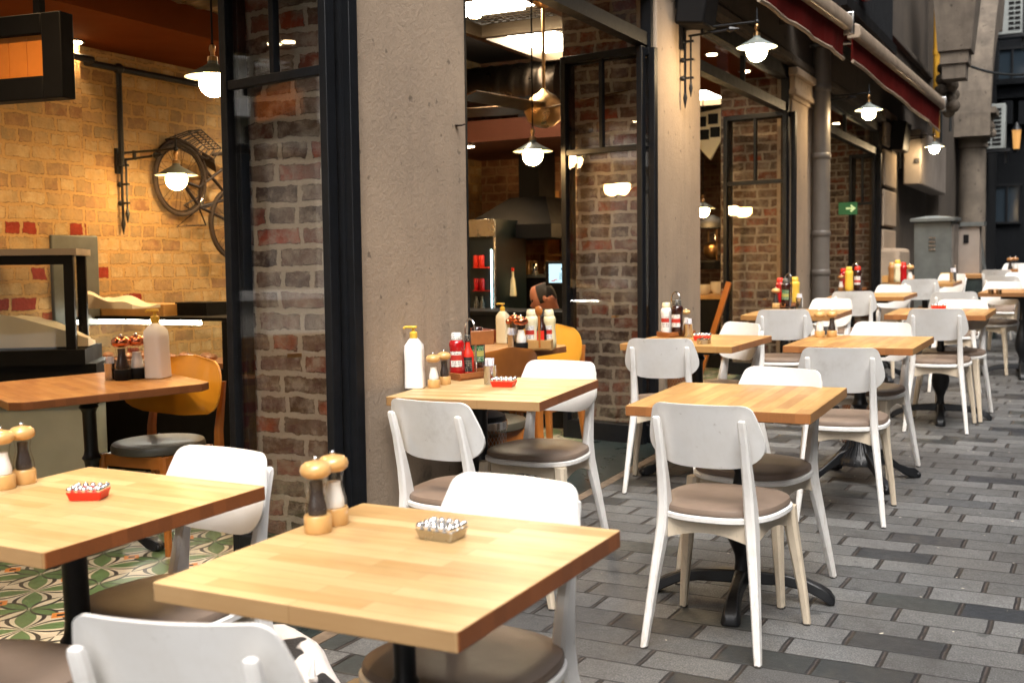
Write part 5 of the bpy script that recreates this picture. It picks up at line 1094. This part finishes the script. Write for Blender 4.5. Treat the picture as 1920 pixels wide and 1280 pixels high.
def ac(label, px0, py0, px1, py1, y, side):
    a = bY(px0, py0, y); b = bY(px1, py1, y); t = thing('air_conditioner', label, 'air conditioner', (a.x, y, b.z), 0, 'wall mounted air conditioner units'); w_ = b.x-a.x; h_ = a.z-b.z
    m = MB(); m.bb((0, 0, 0), (w_, .35, h_)); m.build('casing', 'acwhite', t, bevel=.015)
    m = MB(); x0, x1 = (.62*w_, .95*w_) if side else (.12*w_, .85*w_)
    n = 9
    for i in range(n):
        for c_ in ((0, .46), (.54, 1)): m.bb((x0+(x1-x0)*c_[0], -.012, h_*(.08+.86*i/n)), (x0+(x1-x0)*c_[1], -.001, h_*(.08+.86*(i+.55)/n)))
    m.build('grille', 'black', t); m = MB(); m.bb((-.1, .02, -.06), (w_+.1, .3, -.001)); m.box((0, .4, -.15), (.04, .3, .25)); m.box((w_, .4, -.15), (.04, .3, .25)); m.build('bracket', 'iron', t)
ac('large white air conditioner unit at the top right with a square grille', 1852, -30, 1916, 62, 25.5, True)
ac('slatted white air conditioner unit halfway up at the right', 1836, 197, 1884, 278, 24.5, False)
p = bY(1906, 262, 26.5); t = thing('wall_lantern', 'small lit amber lantern on the dark far wall', 'lamp', p); m = MB(); m.lathe([(.06, -.2), (.09, .2)], seg=8); m.build('glass_body', mat('lit_amber_glass', (.2, .1, .03), .4, emit=(1, .5, .15), es=.25), t); m = MB(); m.lathe([(.12, .2), (.05, .3), (.02, .36)], seg=8); m.build('roof', 'iron', t); m = MB(); m.lathe([(.04, -.27), (.08, -.2)], seg=8); m.build('base', 'iron', t)
# plain building across the street and houses behind the viewer, which shade the alley and fill the glass
t = thing('opposite_building', 'plain pale rendered building across the alley, beyond the right of the picture', 'building', (0, 0, 0)); m = MB(); m.bb((4.2, -14, -.5), (4.8, 27, 9)); m.build('wall', 'stone', t)
for k in range(9):
    for z in (1.2, 4.6):
        m = MB(); m.bb((4.17, -11+k*4, z), (4.199, -9.6+k*4, z+1.8)); m.build('window', 'farwindow', t)
t = thing('side_street_building', 'pale building across the side street, seen only mirrored in the folding doors', 'building', (0, 0, 0))
m = MB(); m.bb((-11.6, -13, -.5), (-11, 9, 8)); m.build('wall', 'palewall', t)
for k in range(10):
    for z in (1.1, 3.9):
        m = MB(); m.bb((-10.999, -12+k*2.1, z), (-10.95, -11+k*2.1, z+1.7)); o = m.build('window', 'farwindow', t)
        m = MB(); m.bb((-10.999, -12.12+k*2.1, z-.12), (-10.9, -10.88+k*2.1, z-.001)); m.build('window_sill', 'plastic', o)
m = MB(); m.bb((-10.999, -13, 3.1), (-10.8, 9, 3.3)); m.build('cornice', 'plastic', t)
# ================================================================== THE CAT UNDER THE NEAR TABLE
c = gZ(560, 1262, .10); t = thing('cat', 'white cat with black patches curled on the ground behind the nearest chair', 'cat', (c.x-.06, c.y-.0, 0), R(-35), None, True)
b = NB('white_fur_with_black_patches'); v = b.coord(); n = b.noise(v, 6.5, 2, .4); b.base(b.mix(b.ramp(n, [(.47, (0, 0, 0)), (.49, (1, 1, 1))]), (.74, .70, .67), (.03, .028, .028))); b.rough(.95); b.bump(b.noise(b.coord(scale=(1, 1, 3)), 140, 3), .6, .006); MT['fur'] = b.m
V = [(0, 0, .11), (.10, .02, .13), (.19, .02, .12), (.26, -.01, .13), (.32, -.04, .16), (-.08, .0, .12), (-.14, -.02, .08), (-.17, -.09, .03), (-.12, -.17, .025), (-.02, -.2, .025), (.07, -.19, .022),
     (.22, -.09, .06), (.25, -.13, .02), (.29, -.15, .018), (.23, .1, .06), (.27, .12, .02), (.31, .12, .018), (-.04, -.1, .07), (.02, -.13, .02), (.07, -.13, .018), (-.04, .1, .07), (.02, .13, .02), (.07, .13, .018)]
Ed = [(0, 1), (1, 2), (2, 3), (3, 4), (0, 5), (5, 6), (6, 7), (7, 8), (8, 9), (9, 10), (2, 11), (11, 12), (12, 13), (2, 14), (14, 15), (15, 16), (5, 17), (17, 18), (18, 19), (5, 20), (20, 21), (21, 22)]
Ra = [.10, .10, .085, .055, .052, .10, .055, .022, .02, .018, .012, .035, .022, .018, .035, .022, .018, .045, .025, .018, .045, .025, .018]
bo = skin_body('body', V, Ed, Ra, 'fur', t)
m = MB(); [m.loft([[(.33+.02*cos(a), -.04+s*.028+.012*sin(a), .20) for a in [2*pi*k/8 for k in range(8)]], [(.33+.002*cos(a), -.04+s*.036+.002*sin(a), .245) for a in [2*pi*k/8 for k in range(8)]]]) for s in (-1, 1)]; m.build('ear', 'fur', t)
m = MB(); m.sphere((.365, -.045, .15), .025, 10, 8); m.build('muzzle', 'furwhite', t); m = MB(); [m.sphere((.365, -.045+s*.022, .175), .008, 8, 6) for s in (-1, 1)]; m.build('eye', 'black', t)
bpy.context.view_layer.update()
